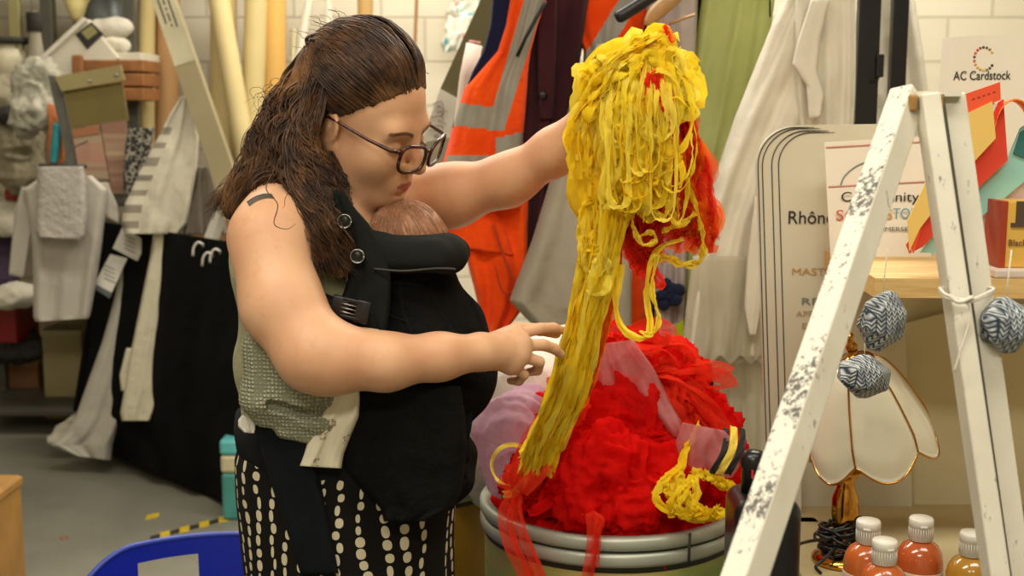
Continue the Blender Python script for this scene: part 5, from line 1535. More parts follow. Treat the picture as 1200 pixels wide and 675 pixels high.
roll('ochre tube rising behind the top of the woman\'s hair', 428, -40, 428, 480, 9, FY + .1, (188, 152, 92), 'cardboard_tube', 'tubes leaning against the wall')
roll('thin brown cane rising behind the woman\'s forehead', 489, -20, 470, 480, 2, FY + .2, (158, 112, 60), 'bamboo_cane', 'tubes leaning against the wall')
bn = thing('cardboard_bin', 'brown cardboard bin holding the fabric rolls', 'bin', (P(262, 400, 5.75).x, 5.95, 0))
a, b = P(214, 200, 5.75), P(345, 200, 5.75)
for (x0_, x1_, y0_, y1_) in ((a.x, b.x, 5.75, 5.77), (a.x, b.x, 6.38, 6.40), (a.x, a.x + .02, 5.75, 6.40), (b.x - .02, b.x, 5.75, 6.40)):
    m = MB(); m.box(((x0_ + x1_) / 2, (y0_ + y1_) / 2, .62), (x1_ - x0_, y1_ - y0_, 1.24)); m.build('side_panel', kraft, bn, False)
# table under black cloth
YA, YB = 5.35, 4.55
bt = thing('draped_table', 'table hidden under a black floor length cloth', 'table', (P(190, 500, 5).x, 5.0, 0))
kf_ = floorY
sheet('black_cloth', [(259, 117, 300, 288), (300, 112, 302, 320), (400, 100, 304, 420), (480, 89, 306, 520), (floorY(480) * 0 + 530, 122, 306, 606)], (YA, YB), cloth('black_drape', (14, 13, 13), wrinkle=6, wr=.5, c2=(9, 9, 9)), bt, .05, .45, 3.4, .030, 80, 80, 61)
sheet('side_fold', [(259, 112, 124), (330, 108, 122), (400, 98, 118), (482, 85, 112)], YA + .02, cloth('black_drape', (22, 21, 21)), bt, .06, .05, .8, .010, 20, 40, 62)
o = sheet('white_sheet', [(272, 146, 188), (300, 143, 186), (350, 134, 178), (400, 120, 166), (450, 102, 154), (490, 88, 142), (508, 76, 136), (522, 60, 132), (534, 88, 130, 540)], 5.18, cloth('pale_grey_sheet', (186, 182, 168), wrinkle=9, wr=.5), None, .04, .03, 1.8, .014, 40, 80, 63); tag(o, 'pale grey sheet draped over the black table and trailing on the floor', 'sheet')
lump('trailing_cloth', 'white cloth end lying on the floor by the black table', 'cloth', [(80, 506, 5.42, .05, .04), (68, 515, 5.40, .04, .02), (92, 498, 5.42, .04, .06)], wl, .008, .012, 10, 7)
t = thing('cardigan', 'cream knitted sleeve garment hanging over the black table', 'garment', P(175, 490, 5.02))
sheet('body', [(271, 180, 213), (300, 176, 211), (350, 166, 203), (400, 156, 196), (425, 150, 193), (455, 146, 190), (484, 141, 180), (493, 143, 176)], 5.03, cloth('cream_knit', (214, 208, 182), weave=300, wrinkle=14, wr=.5), t, .05, .03, 1.2, .008, 40, 70, 64)
sheet('cuff', [(408, 148, 158), (440, 140, 152), (458, 142, 150)], 5.06, cloth('cream_knit', (214, 208, 182)), t, .02, .02, 1, .003, 14, 20, 65)
tg = thing('swing_tag', 'pair of white card swing tags hanging on the pale grey sheet', 'tag', P(140, 345, 5.1))
for n_, pts in (('card', [(143, 267), (172, 283), (161, 306), (132, 291)]), ('card', [(129, 298), (149, 303), (128, 349), (108, 337)])):
    o = sp_(n_, pts, 5.08, M('white_tag', (222, 218, 204), .7), tg, .006)
    m = MB(); c = sum((P(x, y, 5.078) for x, y in pts), Vector()) / 4
    for i in range(4): m.box(c + Vector((0, 0, .03 - .018 * i)), (.05, .001, .004), Matrix.Rotation(.45, 3, 'Y'))
    m.build('print_line', M('tag_print', (140, 138, 130), .8), o, False)
m = MB(); m.slab([P(112, 333, 5.078), P(131, 343, 5.078), P(129, 349, 5.078), P(109, 338, 5.078)], (0, .002, 0)); m.build('dark_strip', M('slate_print', (96, 104, 100), .7), tg, False)
pg = thing('clothes_peg', 'small reddish clothes peg at the table\'s top edge', 'peg', P(160, 262, 5.1))
for s in (-1, 1):
    m = MB(); m.bar(P(160 + s * 3, 246, 5.1), P(160 + s * 1, 264, 5.1), .014, .01); m.build('jaw', M('red_brown_peg', (156, 92, 64), .6) if s < 0 else M('grey_peg', (120, 110, 100), .6), pg, False)
for (x, y, lab) in ((230, 292, 'white wire hook farthest left on the black cloth'), (241, 304, 'white wire hook in the middle of the three on the black cloth'), (250, 300, 'white wire hook nearest the woman on the black cloth')):
    Yh = 4.70 - (x - 230) * .004
    m = MB(); m.tube(bez([P(x - 4, y + 8, Yh), P(x - 3, y - 2, Yh), P(x + 2, y - 8, Yh), P(x + 7, y - 6, Yh), P(x + 8, y - 3, Yh + .02)], 14), .0045, 6)
    o = m.build('wire_hook', M('white_wire', (206, 202, 190), .4)); tag(o, lab, 'hook', 'wire hooks on the black cloth')
# boxes on the floor
def fbox(name, label, x0, x1, y0, yb, d, mt, lid=None):
    Y = floorY(yb); return crate(name, label, 'box', x0, x1, y0, yb, Y, d, mt, lid, True)
fbox('storage_box', 'tall olive tan storage box standing on the floor', 48, 100, 388, 492, .35, tan, M('tan_lid', (160, 148, 106), .8))
t = fbox('cardboard_box', 'brown cardboard box on the floor at the far left', -6, 47, 424, 480, .35, kraft, M('kraft_top', (160, 122, 84), .8))
a, b = P(24, 473, floorY(480) - .004), P(48, 484, floorY(480) - .004); m = MB(); m.box(((a.x + b.x) / 2, a.y, .035), (b.x - a.x, .006, .07)); m.build('white_base', whp, t, False)
zb = SHZ[2]
lump('dark_bag_or_gap', 'dark crumpled bag lying on the brown cardboard box', 'bag', [(12, 414, 6.15, .09, .05), (34, 408, 6.15, .08, .05), (28, 396, 6.18, .06, .04)], drk, .01, .02, 9, 8)
fb = crate('plastic_crate', 'red plastic crate at the far left edge', 'crate', -14, 20, 362, 402, 6.0, .3, M('red_plastic', (150, 22, 20), .45, .1, 8, 0), None, False)
lump('bundle', 'purple cloth bundle at the far left edge', 'bundle', [(-2, 300, 5.95, .08, .15), (4, 322, 5.95, .07, .09)], cloth('purple_cloth', (86, 70, 92), wrinkle=10), .01, .02, 9, 10)
lump('folded_cloth', 'pale cloth stack behind the white shirt\'s sleeve', 'cloth', [(12, 246, 5.82, .08, .07), (8, 262, 5.82, .09, .05)], wl, .01, .015, 9, 11)
m = MB(); c = P(17, 228, 5.78); m.tube([c + Vector((-.035, 0, 0)), c + Vector((.035, 0, 0))], .03, 16); o = m.build('thread_spool', M('red_thread', (160, 56, 40), .7)); tag(o, 'red thread spool on the left shelf', 'spool')
lump('folded_cloth', 'dim white bundle low on the shelf behind the shirt', 'cloth', [(22, 345, 5.80, .09, .05), (8, 350, 5.80, .08, .05)], wl, .01, .015, 9, 12)
# near things on the floor
YT = floorY(610)
t = thing('cool_box', 'teal tub with a cream band beside the black cloth', 'tub', (P(285, 560, YT).x, YT, 0))
x0_, x1_ = P(259, 560, YT).x, P(340, 560, YT).x; zt = P(260, 516, YT).z
for n_, z0_, z1_, g, mt in (('body', 0, zt - .13, 0, M('teal_plastic', (72, 150, 142), .45)), ('band', zt - .13, zt - .06, .003, M('cream_plastic', (206, 196, 160), .5)), ('lid', zt - .06, zt, .006, M('light_teal_plastic', (96, 186, 186), .4))):
    m = MB(); m.box(((x0_ + x1_) / 2, YT + .14, (z0_ + z1_) / 2), (x1_ - x0_ + g, .28 + g, z1_ - z0_), None, 0, .012); m.build(n_, mt, t, False)
t = thing('wooden_box', 'plain wooden box at the bottom left corner', 'box', (P(-30, 640, 3.6).x, 3.7, 0))
a, b = P(-150, 590, 3.6), P(-22, 590, 3.6); m = MB(); m.box(((a.x + b.x) / 2, 3.75, a.z / 2), (b.x - a.x, .3, a.z), None, 0, .006); m.build('body', M('honey_wood', (168, 124, 62), .6, .15, 8, .2, 60), t, False)
m = MB(); m.box(((a.x + b.x) / 2, 3.75, a.z - .02), (b.x - a.x + .012, .312, .03), None, 0, .006); m.build('rim', M('honey_wood', (168, 124, 62), .6), t, False)
tp = thing('floor_tape', 'worn yellow and black tape on the floor behind the blue chair', 'tape', (P(220, 620, floorY(620)).x, floorY(620), 0))
def onfloor(x, y):
    lo, hi = 1.0, 12.0
    for _ in range(40):
        md = (lo + hi) / 2
        if P(x, y, md).z > 0: lo = md
        else: hi = md
    return hi
def fl(x, y): Y = onfloor(x, y); p = P(x, y, Y); p.z = .0015; return p
for i in range(8):
    s0, s1 = i / 8, (i + 1) / 8
    x0_, x1_ = 176 + 92 * s0, 176 + 92 * s1; y0_, y1_ = 631 - 24 * s0, 631 - 24 * s1
    m = MB(); w_ = 2.2 if i % 2 == 0 else 3.4
    m.slab([fl(x0_, y0_ + w_), fl(x1_, y1_ + w_), fl(x1_, y1_ - w_), fl(x0_, y0_ - w_)], (0, 0, -.001))
    m.build('strip', M('tape_yellow', (206, 178, 40), .6, .2, 30, 0) if i % 2 else M('tape_black', (46, 44, 36), .6, .2, 30, 0), tp, False)
m = MB(); m.slab([fl(170, 610), fl(186, 606), fl(187, 601), fl(172, 604)], (0, 0, -.001)); o = m.build('tape_scrap', M('tape_yellow', (206, 178, 40), .6), None, False); tag(o, 'scrap of yellow tape stuck on the grey floor', 'tape')
m = MB()
c = fl(75, 631); m.lathe([(.001, .006), (.012, .004), (.014, .0)], c - Vector((0, 0, .0015)), 8); o = m.build('scrap', M('rust_cap', (150, 92, 60), .6)); tag(o, 'tiny reddish scrap on the grey floor', 'scrap')
# blue chair back with a hand hole
ch = thing('chair', 'blue plastic chair with a hand hole in its curved back', 'chair', (P(220, 650, 2.45).x, 2.45, 0))
blue = M('blue_plastic', (18, 40, 170), .38, .05, 6, .08, 120)
A_, B_ = P(82, 660, 2.36), P(352, 600, 2.52); A_.z = B_.z = 0
dx_ = (B_ - A_); W_ = dx_.length; dx_.normalize(); dn = Vector((dx_.y, -dx_.x, 0))
ZTOP = P(215, 628, 2.50).z
def cpt(s, t, o=0):   # s across 0..1, t down 0..1
    e = abs(2 * s - 1)
    zt_ = ZTOP - .012 * e ** 2 - .075 * max(0, e - .45) ** 2 / .3
    return A_ + dx_ * (W_ * s) + dn * (.055 * (1 - e ** 2) * -1 + .02 * t + o) + _z * (zt_ - t * .30)
nx, ny = 60, 24
hole = lambda i, j: (17 <= i < 33) and (3 <= j < 9)
bm = bmesh.new(); g = [[[bm.verts.new(cpt(i / nx, j / ny, o)) for j in range(ny + 1)] for i in range(nx + 1)] for o in (0, -.006)]
for i in range(nx):
    for j in range(ny):
        if hole(i, j): continue
        for q in (0, 1):
            f_ = [g[q][i][j], g[q][i + 1][j], g[q][i + 1][j + 1], g[q][i][j + 1]]
            bm.faces.new(f_ if q else f_[::-1])
        for (di, dj, a_, b_) in ((-1, 0, (0, 0), (0, 1)), (1, 0, (1, 1), (1, 0)), (0, -1, (1, 0), (0, 0)), (0, 1, (0, 1), (1, 1))):
            u_, w_ = i + di, j + dj
            if u_ < 0 or w_ < 0 or u_ >= nx or w_ >= ny or hole(u_, w_):
                p1, p2 = (i + a_[0], j + a_[1]), (i + b_[0], j + b_[1])
                bm.faces.new([g[0][p1[0]][p1[1]], g[0][p2[0]][p2[1]], g[1][p2[0]][p2[1]], g[1][p1[0]][p1[1]]])
bmesh.ops.recalc_face_normals(bm, faces=bm.faces[:])
me = bpy.data.meshes.new('backrest'); bm.to_mesh(me); bm.free(); sharp(link('backrest', me, blue, ch))
m = MB(); m.tube([cpt(i / 40, 0, -.003) for i in range(41)], .006, 8); m.build('rim', M('blue_plastic_rim', (58, 78, 180), .4), ch)
mid = A_ + dx_ * W_ * .5
Rz = Matrix((dx_, dn, _z)).transposed()
m = MB(); m.box(mid + dn * .21 + _z * .43, (W_ * .9, .40, .012), Rz, 0, .005); m.build('seat', blue, ch, False)
for s in (-1, 1):
    for d_ in (0, 1):
        m = MB(); base = mid + dx_ * s * W_ * .42 + dn * (.05 + d_ * .32)
        m.tube([base + _z * (.43 if d_ else ZTOP - .22), base + _z * .42, base + dx_ * s * .02 + dn * (.03 if d_ else -.03)], .011, 10); m.build('leg', steel, ch)
# ================================================================== ladder, table, lamp and shelf on the right
k = N('distressed_white_wood')
co = k.coord()
mp = k.n('ShaderNodeMapping'); mp.inputs['Scale'].default_value = (1, 1, .35); k.l(co, mp.inputs['Vector'])
f1 = k.noise(mp.outputs[0], 90, 4, .7); f2 = k.noise(co, 7, 2)
chip = k.ramp(k.math('ADD', f1, k.math('MULTIPLY', f2, .35)), .815, .92)
cc = k.mix(chip, k.mix(k.ramp(k.noise(co, 14, 3), .3, .7), col(214, 208, 188), col(226, 222, 204)), col(96, 92, 84))
lw = k.done(k.bsdf(cc, .7, 0, chip, -.3, .002))
k = N('worn_ladder_edge')
co = k.coord()
mp = k.n('ShaderNodeMapping'); mp.inputs['Scale'].default_value = (1, 1, 1); k.l(co, mp.inputs['Vector'])
f1 = k.noise(mp.outputs[0], 120, 4, .75); f2 = k.noise(co, 11, 2)
chip = k.ramp(k.math('ADD', f1, k.math('MULTIPLY', f2, .6)), .86, .95)
cc = k.mix(chip, col(222, 218, 202), col(98, 96, 90))
le = k.done(k.bsdf(cc, .75, 0, chip, -.4, .003))
rawm = M('bare_wood', (168, 128, 66), .7, .2, 40, .3, 120)
ld = thing('ladder', 'old white painted wooden stepladder with chipped paint standing in front', 'ladder', (P(1085, 110, 1.5).x, 1.45, 0))
def leg(a, b, w, h, up, name, mats, mi_edge):
    m = MB(); m.bar(a, b, w, h, up, 0, .0025)
    o = m.build(name, mats, ld, False)
    z = (Vector(b) - Vector(a)).normalized(); x = Vector(up).cross(z).normalized(); y = z.cross(x)
    for f in o.data.polygons:
        if abs(f.normal.dot(x)) > .8: f.material_index = mi_edge
    return o
LA = P(1064, 112, 1.50); LB = P(885, 640, 1.16); LB = LA + (LB - LA) * (LA.z / (LA.z - LB.z))
leg(LA, LB, .036, .030, (.56, -.83, 0), 'leg', [lw, le], 1)
RA = P(1086, 112, 1.475); RB = P(1162, 640, 1.36); RB = RA + (RB - RA) * (RA.z / (RA.z - RB.z))
leg(RA, RB, .023, .030, (.05, -1, 0), 'leg', [lw, lw], 1)
SA = P(1112, 112, 1.50); SB = P(1184, 640, 1.40); SB = SA + (SB - SA) * (SA.z / (SA.z - SB.z))
leg(SA, SB, .030, .030, (.05, -1, 0), 'leg', [lw, lw], 1)
m = MB(); m.bar(RA.lerp(SA, .47) + Vector((0, -.012, 0)), RB.lerp(SB, .47) + Vector((0, -.012, 0)), .0035, .012, (.05, -1, 0)); m.build('joint_gap', M('grimy_gap', (84, 78, 66), .9), ld, False)
m = MB(); m.slab([P(1046, 113, 1.53), P(1074, 113, 1.47), P(1126, 113, 1.47), P(1125, 113, 1.54)], (0, 0, .006)); m.build('top_cap', lw, ld, False)
for x_ in (1068, 1098): m = MB(); m.box(P(x_, 121, 1.475), (.011, .02, .020), None, 0, .003); m.build('hinge_block', rawm, ld, False)
# hidden lower rungs tie the legs together
for t in (.66, .84):
    a = LA.lerp(LB, t); b = RA.lerp(RB, t); m = MB(); m.bar(a, b, .03, .02, (0, 1, 0), 0, .002); m.build('rung', lw, ld, False)
stm = M('white_string', (222, 216, 200), .9, .05, 50, .3, 300)
st_ = thing('string', 'white string knotted round the ladder\'s double leg', 'string', P(1135, 347, 1.39))
m = MB()
for q in (0, 1): m.tube(bez([P(1101, 338 + q * 3, 1.425), P(1110, 346 + q * 3, 1.392), P(1134, 352 + q * 2, 1.388), P(1158, 343 + q * 2, 1.392), P(1163, 338 + q * 3, 1.43), P(1136, 338, 1.47), P(1101, 338 + q * 3, 1.425)], 30), .0022, 6)
m.tube(bez([P(1128, 350, 1.388), P(1137, 362, 1.385), P(1134, 385, 1.382), P(1126, 410, 1.38), P(1118, 436, 1.38)], 24), .0013, 6)
m.tube(bez([P(1112, 346, 1.39), P(1124, 354, 1.384), P(1140, 348, 1.384)], 12), .0026, 6)
m.build('cord', stm, st_)
# baubles
k = N('cable_knit_print')
co = k.coord()
sp = k.n('ShaderNodeSeparateXYZ'); k.l(co, sp.inputs[0])
u = k.math('DIVIDE', k.math('ADD', sp.outputs[0], k.math('MULTIPLY', sp.outputs[1], .6)), .0085); fu = k.math('ABSOLUTE', k.math('SUBTRACT', k.math('FRACT', u), .5))
v = k.math('ADD', k.math('DIVIDE', sp.outputs[2], .0062), k.math('MULTIPLY', fu, 2.2)); fv = k.math('ABSOLUTE', k.math('SUBTRACT', k.math('FRACT', v), .5))
f = k.math('MULTIPLY', k.ramp(fv, .10, .34), k.ramp(fu, .03, .12))
f = k.math('MULTIPLY', f, k.ramp(k.noise(co, 60, 2), .2, .55))
knit = k.done(k.bsdf(k.mix(f, col(44, 58, 76), col(206, 212, 210)), .8, 0, f, .5, .002))
def bauble(label, x, y, Y, wpx, hpx, rot, seed):
    c = P(x, y, Y); r = wpx * Y / FPX / 2; h = hpx * Y / FPX / 2
    rs = random.Random(seed)
    bm = bmesh.new()
    R = Matrix.Rotation(rot, 3, 'Y') @ Matrix.Rotation(rs.uniform(0, 1), 3, 'Z')
    for (z, rr, n, o) in ((1, .25, 3, 0), (.45, .98, 6, 0), (-.35, 1.0, 6, .5), (-1, .28, 3, .5)):
        for j in range(n):
            a = 2 * PI * (j + o) / n
            bm.verts.new(R @ Vector((r * rr * math.cos(a), r * rr * math.sin(a), h * z)))
    bmesh.ops.convex_hull(bm, input=bm.verts[:])
    bmesh.ops.bevel(bm, geom=bm.edges[:], offset=.0012, segments=1, affect='EDGES')
    me = bpy.data.meshes.new('hanging_bauble'); bm.to_mesh(me); bm.free()
    o = link('hanging_bauble', me, knit, None, False)
    o.location = c
    tag(o, label, 'bauble', 'blue and white knit patterned baubles')
    m = MB(); m.tube([Vector((0, 0, h * .9)), Vector((0, 0, h * .9 + .02)), Vector((.004, .004, h + .055))], .0008, 5); m.build('loop', stm, o)
    return o
bauble('blue and white knit patterned bauble hanging just under the wooden shelf end', 1034, 376, 1.62, 56, 74, .25, 1)
bauble('blue and white knit patterned bauble resting on the lamp\'s glass shade', 1012, 441, 1.82, 64, 52, .15, 2)
bauble('blue and white knit patterned bauble beside the ladder\'s double leg', 1178, 381, 1.42, 60, 68, -.2, 3)

# table top, back board
wd = M('table_wood', (150, 118, 72), .55, .15, 6, .2, 60)
TZ = .805
tb = thing('table', 'wooden table that carries the lamp and the paint bottles', 'table', (.95, 1.95, 0))
m = MB(); m.box((1.02, 1.96, TZ - .015), (1.10, .78, .03), None, 0, .004); m.build('table_top', M('beige_table_paint', (186, 170, 126), .6, .08, 6, .1, 60), tb, False)
for x in (.52, 1.52):
    for y in (1.64, 2.30):
        m = MB(); m.box((x, y, (TZ - .03) / 2), (.05, .05, TZ - .03), None, 0, .003); m.build('leg', wd, tb, False)
m = MB(); m.slab([P(930, 640, 2.33), P(930, 330, 2.33), P(1260, 310, 2.33), P(1260, 640, 2.33)], (0, .02, 0))
o = m.build('backing_board', M('beige_board', (196, 184, 146), .8, .05, 4, .05, 40), None, False); tag(o, 'beige board standing at the back of the table under the shelf', 'board')
zmin = min(v.co.z for v in o.data.vertices); 
for v in o.data.vertices:
    if v.co.z < 1.0: v.co.z = TZ
m = MB(); m.slab([P(1062, 600, 2.28), P(1052, 383, 2.30), P(1110, 367, 2.30), P(1270, 350, 2.30), P(1270, 600, 2.28)], (0, .012, 0))
o = m.build('cardboard_sheet', M('cream_card', (206, 196, 160), .8, .04, 4, .05, 40), None, False); tag(o, 'cream cardboard sheet leaning behind the lamp and the bottles', 'cardboard')
for v in o.data.vertices:
    if v.co.z < 1.0: v.co.z = TZ
m = MB(); m.slab([P(958, 640, 2.18), P(957, 535, 2.20), P(933, 530, 2.20), P(935, 640, 2.18)], (0, .004, 0))
o = m.build('card_sheet', M('orange_card', (224, 168, 72), .8), None, False); tag(o, 'amber card sheet standing behind the lamp stem', 'card')
for v in o.data.vertices:
    if v.co.z < 1.0: v.co.z = TZ
m = MB(); m.slab([P(938, 640, 2.21), P(938, 480, 2.23), P(915, 480, 2.23), P(917, 640, 2.21)], (0, .004, 0))
o = m.build('card_sheet', M('white_card', (220, 214, 200), .8), None, False); tag(o, 'narrow white card sheet between the tall sign and the lamp', 'card')
for v in o.data.vertices:
    if v.co.z < 1.0: v.co.z = TZ

# shelf
k = N('pine_shelf')
co = k.coord()
mp = k.n('ShaderNodeMapping'); mp.inputs['Scale'].default_value = (.6, 8, 8); k.l(co, mp.inputs['Vector'])
g = k.noise(mp.outputs[0], 12, 4, .6)
pine = k.done(k.bsdf(k.mix(k.ramp(g, .35, .65), col(206, 166, 100), col(226, 192, 128)), .5, 0, g, .15, .002))
SZ = P(1030, 326, 1.86).z
sh = thing('shelf', 'thick pine shelf board above the lamp', 'shelf', (1.0, 2.0, SZ))
x0 = P(1026, 326, 1.86).x
m = MB(); m.slab([(x0, 1.86, SZ), (x0 + .02, 2.25, SZ), (1.50, 2.25, SZ), (1.50, 1.83, SZ)], (0, 0, -.030)); m.build('board', pine, sh, False)
m = MB()
for x in (x0 + .25, 1.42):
    m = MB(); m.box((x, 2.37, (SZ - .03) / 2), (.04, .03, SZ - .03)); m.box((x, 2.25, SZ - .042), (.03, .23, .022)); m.build('bracket', wd, sh, False)

# the lamp
gold = M('polished_brass', (206, 150, 70), .16, .05, 20, 0, metal=1)
k = N('cream_glass')
sh_ = k.bsdf(col(222, 216, 192), .16, 0, **{'Subsurface Weight': .3, 'Subsurface Radius': (.02, .02, .016), 'Subsurface Scale': .5, 'Coat Weight': .5})
cg = k.done(sh_)
lp = thing('table_lamp', 'brass table lamp with a cream glass panelled shade, unlit', 'lamp', (P(990, 600, 1.98).x, 1.98, TZ))
ax = P(990, 600, 1.98).x; ay = 1.98
zt = P(990, 552, 1.98).z
m = MB()
m.lathe([(.001, TZ + .001), (.052, TZ + .001), (.052, TZ + .008), (.040, TZ + .016), (.022, TZ + .024), (.012, TZ + .034), (.014, TZ + .05), (.020, TZ + .062), (.023, TZ + .085), (.022, TZ + .11), (.016, zt - .03), (.013, zt - .016), (.020, zt - .008), (.030, zt), (.030, zt + .004), (.001, zt + .006)], (ax, ay, 0), 40)
m.build('base', gold, lp)
Rt = Matrix.Rotation(math.radians(-15), 3, 'Y') @ Matrix.Rotation(math.radians(8), 3, 'X')
sc_ = P(1012, 476, 1.98)
def shade(a, t):
    rr = .030 + (.111 - .030) * (t ** .62) * (1 - .10 * max(0, t - .8) / .2)
    lob = 1 + .035 * t * (abs(math.sin(3 * a)) - .5)
    rr *= lob
    z = .084 - t * (.145 + .034 * abs(math.sin(3 * a)))
    return sc_ + Rt @ Vector((rr * math.cos(a), rr * math.sin(a) * .95, z))
m = MB(); V = []; F = []; na, nt = 96, 18
off = math.radians(12)
for r_ in (0, 1):
    for i in range(nt):
        for j in range(na):
            p = shade(2 * PI * j / na + off, i / (nt - 1))
            c = sc_ + Rt @ Vector((0, 0, .084 - i / (nt - 1) * .16))
            V.append(p if r_ == 0 else p + (c - p).normalized() * .004)
for i in range(nt - 1):
    for j in range(na):
        a, b, c, d = i * na + j, i * na + (j + 1) % na, (i + 1) * na + (j + 1) % na, (i + 1) * na + j
        F.append((a, d, c, b)); s_ = nt * na; F.append((a + s_, b + s_, c + s_, d + s_))
for j in range(na):
    for i in (0, nt - 1):
        a, b = i * na + j, i * na + (j + 1) % na; F.append((a, b, b + nt * na, a + nt * na))
m.add(V, F); shd = m.build('lamp_shade', cg, lp)
m = MB()
for q in range(6):
    a = q * PI / 3 + .0
    m.tube([shade(a, i / 14) + (shade(a, i / 14) - (sc_ + Rt @ Vector((0, 0, .09 - .17 * i / 14)))).normalized() * .0008 for i in range(15)], .0018, 6)
m.tube([shade(2 * PI * j / 120, 1) for j in range(121)], .0020, 6)
m.tube([shade(2 * PI * j / 60, 0) for j in range(61)], .0025, 6)
m.build('rib', gold, shd)
m = MB(); tp = sc_ + Rt @ Vector((0, 0, .084))
m.lathe([(.030, -.001), (.030, .002), (.014, .006), (.006, .012), (.009, .018), (.010, .024), (.006, .030), (.004, .036), (.007, .040), (.006, .045), (.001, .047)], tp, 24, 0, Rt); m.build('finial', gold, lp)
m = MB(); m.tube([P(990, 552, 1.98), sc_ - Vector((.0, 0, .02)), tp], .006, 8); m.build('lamp_rod', gold, lp)
blkc = M('black_cord', (18, 17, 17), .35, .05, 20, 0)
m = MB()
rs = random.Random(5)
pts = []
for i in range(210):
    t = i / 209; a = t * 2 * PI * 13
    rr = .024 + .014 * rs.random() + .006 * math.sin(t * 9)
    pts.append(Vector((ax - .004 + rr * math.cos(a), ay + rr * math.sin(a), P(980, 655, 1.98).z + .060 * abs(math.sin(t * 4.2)) + .012 * math.sin(a + t * 5))))
m.tube(bez(pts, 520), .0028, 6)
m.tube(bez([P(975, 632, 1.95), P(950, 634, 1.93), P(930, 640, 1.90), P(900, 652, 1.88)], 16), .0028, 6)
m.tube(bez([P(980, 640, 1.95), P(966, 655, 1.93), P(956, 664, 1.92), P(962, 672, 1.92)], 16), .0028, 6)
m.build('power_cord', blkc, lp)

# bottles of paint
def bottle_proto():
    t = thing('paint_bottle', 'x', 'bottle', (0, 0, 0), 'squeezy paint bottles on the table')
    m = MB(); m.lathe([(.001, 0), (.030, 0), (.0325, .003), (.0330, .01), (.0330, .100), (.0325, .108), (.0305, .118), (.0250, .1275), (.0155, .134), (.0125, .136), (.0125, .142), (.001, .142)], (0, 0, 0), 36)
    b = m.build('body', None_, t)
    m = MB(); m.lathe([(.0334, .018), (.0337, .019), (.0337, .093), (.0334, .094)], (0, 0, 0), 36)
    m.build('label_band', M('bottle_label', (206, 190, 168), .6, .1, 60, 0), t)
    m = MB(); m.lathe([(.0158, .136), (.0166, .137), (.0166, .156), (.0172, .1565), (.0172, .166), (.0158, .1685), (.001, .1690)], (0, 0, 0), 32); 
    for j in range(28):
        a = 2 * PI * j / 28
        m.bar((.0167 * math.cos(a), .0167 * math.sin(a), .138), (.0167 * math.cos(a), .0167 * math.sin(a), .155), .0007, .0007)
    m.build('cap', M('white_cap', (226, 222, 208), .35, .03, 20, 0), t)
    m = MB(); m.box((0, -.0173, .159), (.010, .002, .003), None, 0, .0008); m.build('cap_tab', M('white_cap', (226, 222, 208), .35, .03, 20, 0), t)
    return t
def gloss(n, c): return M(n, c, .18, .06, 10, 0, **{'Coat Weight': .6})
None_ = gloss('orange_paint', (196, 100, 46))
BP = [(1018, 609, None_, 'orange paint bottle with a white cap nearest the lamp\'s cord'), (1080, 606, gloss('deep_orange_paint', (186, 88, 40)), 'orange paint bottle with a white cap standing behind the front one'),
      (1037, 632, None_, 'orange paint bottle with a white cap in front of the others'), (1140, 623, gloss('ochre_paint', (180, 132, 44)), 'ochre paint bottle with a white cap half behind the ladder leg')]
proto = bottle_proto()
for i, (x, y, mt, lab) in enumerate(BP):
    o = proto
    if i:
        o = proto.copy(); C.objects.link(o)
        for ch in list(proto.children):
            c = ch.copy(); C.objects.link(c); c.parent = o
            if ch.name.startswith('body'):
                c.data = ch.data.copy(); c.data.materials[0] = mt
    zt_ = TZ + .169
    # depth at which the cap top stands on the table
    lo_, hi_ = 1.0, 3.0
    for _ in range(40):
        md = (lo_ + hi_) / 2
        if P(x, y, md).z > zt_: lo_ = md
        else: hi_ = md
    o.location = (P(x, y, lo_).x, lo_, TZ); o['label'] = lab
    o.rotation_euler.z = (i * 1.3) % 1 - .4
# black canister on a stool beside the ladder
sx = P(893, 620, 1.70).x
sl = thing('stool', 'small wooden stool under the black canister', 'stool', (sx, 1.70, 0))
ZS = .70
m = MB(); m.box((sx, 1.70, ZS - .015), (.2, .22, .03), None, 0, .004); m.build('seat', wd, sl, False)
for a in (-1, 1):
    for b in (-1, 1): m = MB(); m.bar((sx + a * .08, 1.70 + b * .08, ZS - .03), (sx + a * .09, 1.70 + b * .09, 0), .03, .03); m.build('leg', wd, sl, False)
bkp = M('black_gloss_plastic', (22, 23, 24), .3, .05, 20, 0)
cn = thing('canister', 'black plastic canister with a capped spout behind the ladder\'s left leg', 'canister', (sx, 1.70, ZS))
bx = Field((sx - .09, 1.60, ZS - .01), (sx + .09, 1.80, 1.12), .003)
zt = P(893, 576, 1.70).z
bx.box((sx, 1.70, (zt + ZS) / 2), (px(40, 1.70), .055, (zt - ZS) / 2), .022, .01)
bx.box((sx, 1.63, ZS + .12), (.03, .02, .07), .01, .006, None, True)
solid('body', bx, bkp, cn, 2)
m = MB(); q = P(882, 556, 1.70); m.lathe([(.016, -.03), (.016, .010), (.018, .012), (.018, .024), (.013, .034), (.001, .036)], q, 28); m.build('spout_cap', bkp, cn)
m = MB(); m.box(q + Vector((-.004, -.0178, .006)), (.003, .003, .012)); m.build('red_mark', M('red_mark', (200, 50, 40), .5), cn, False)

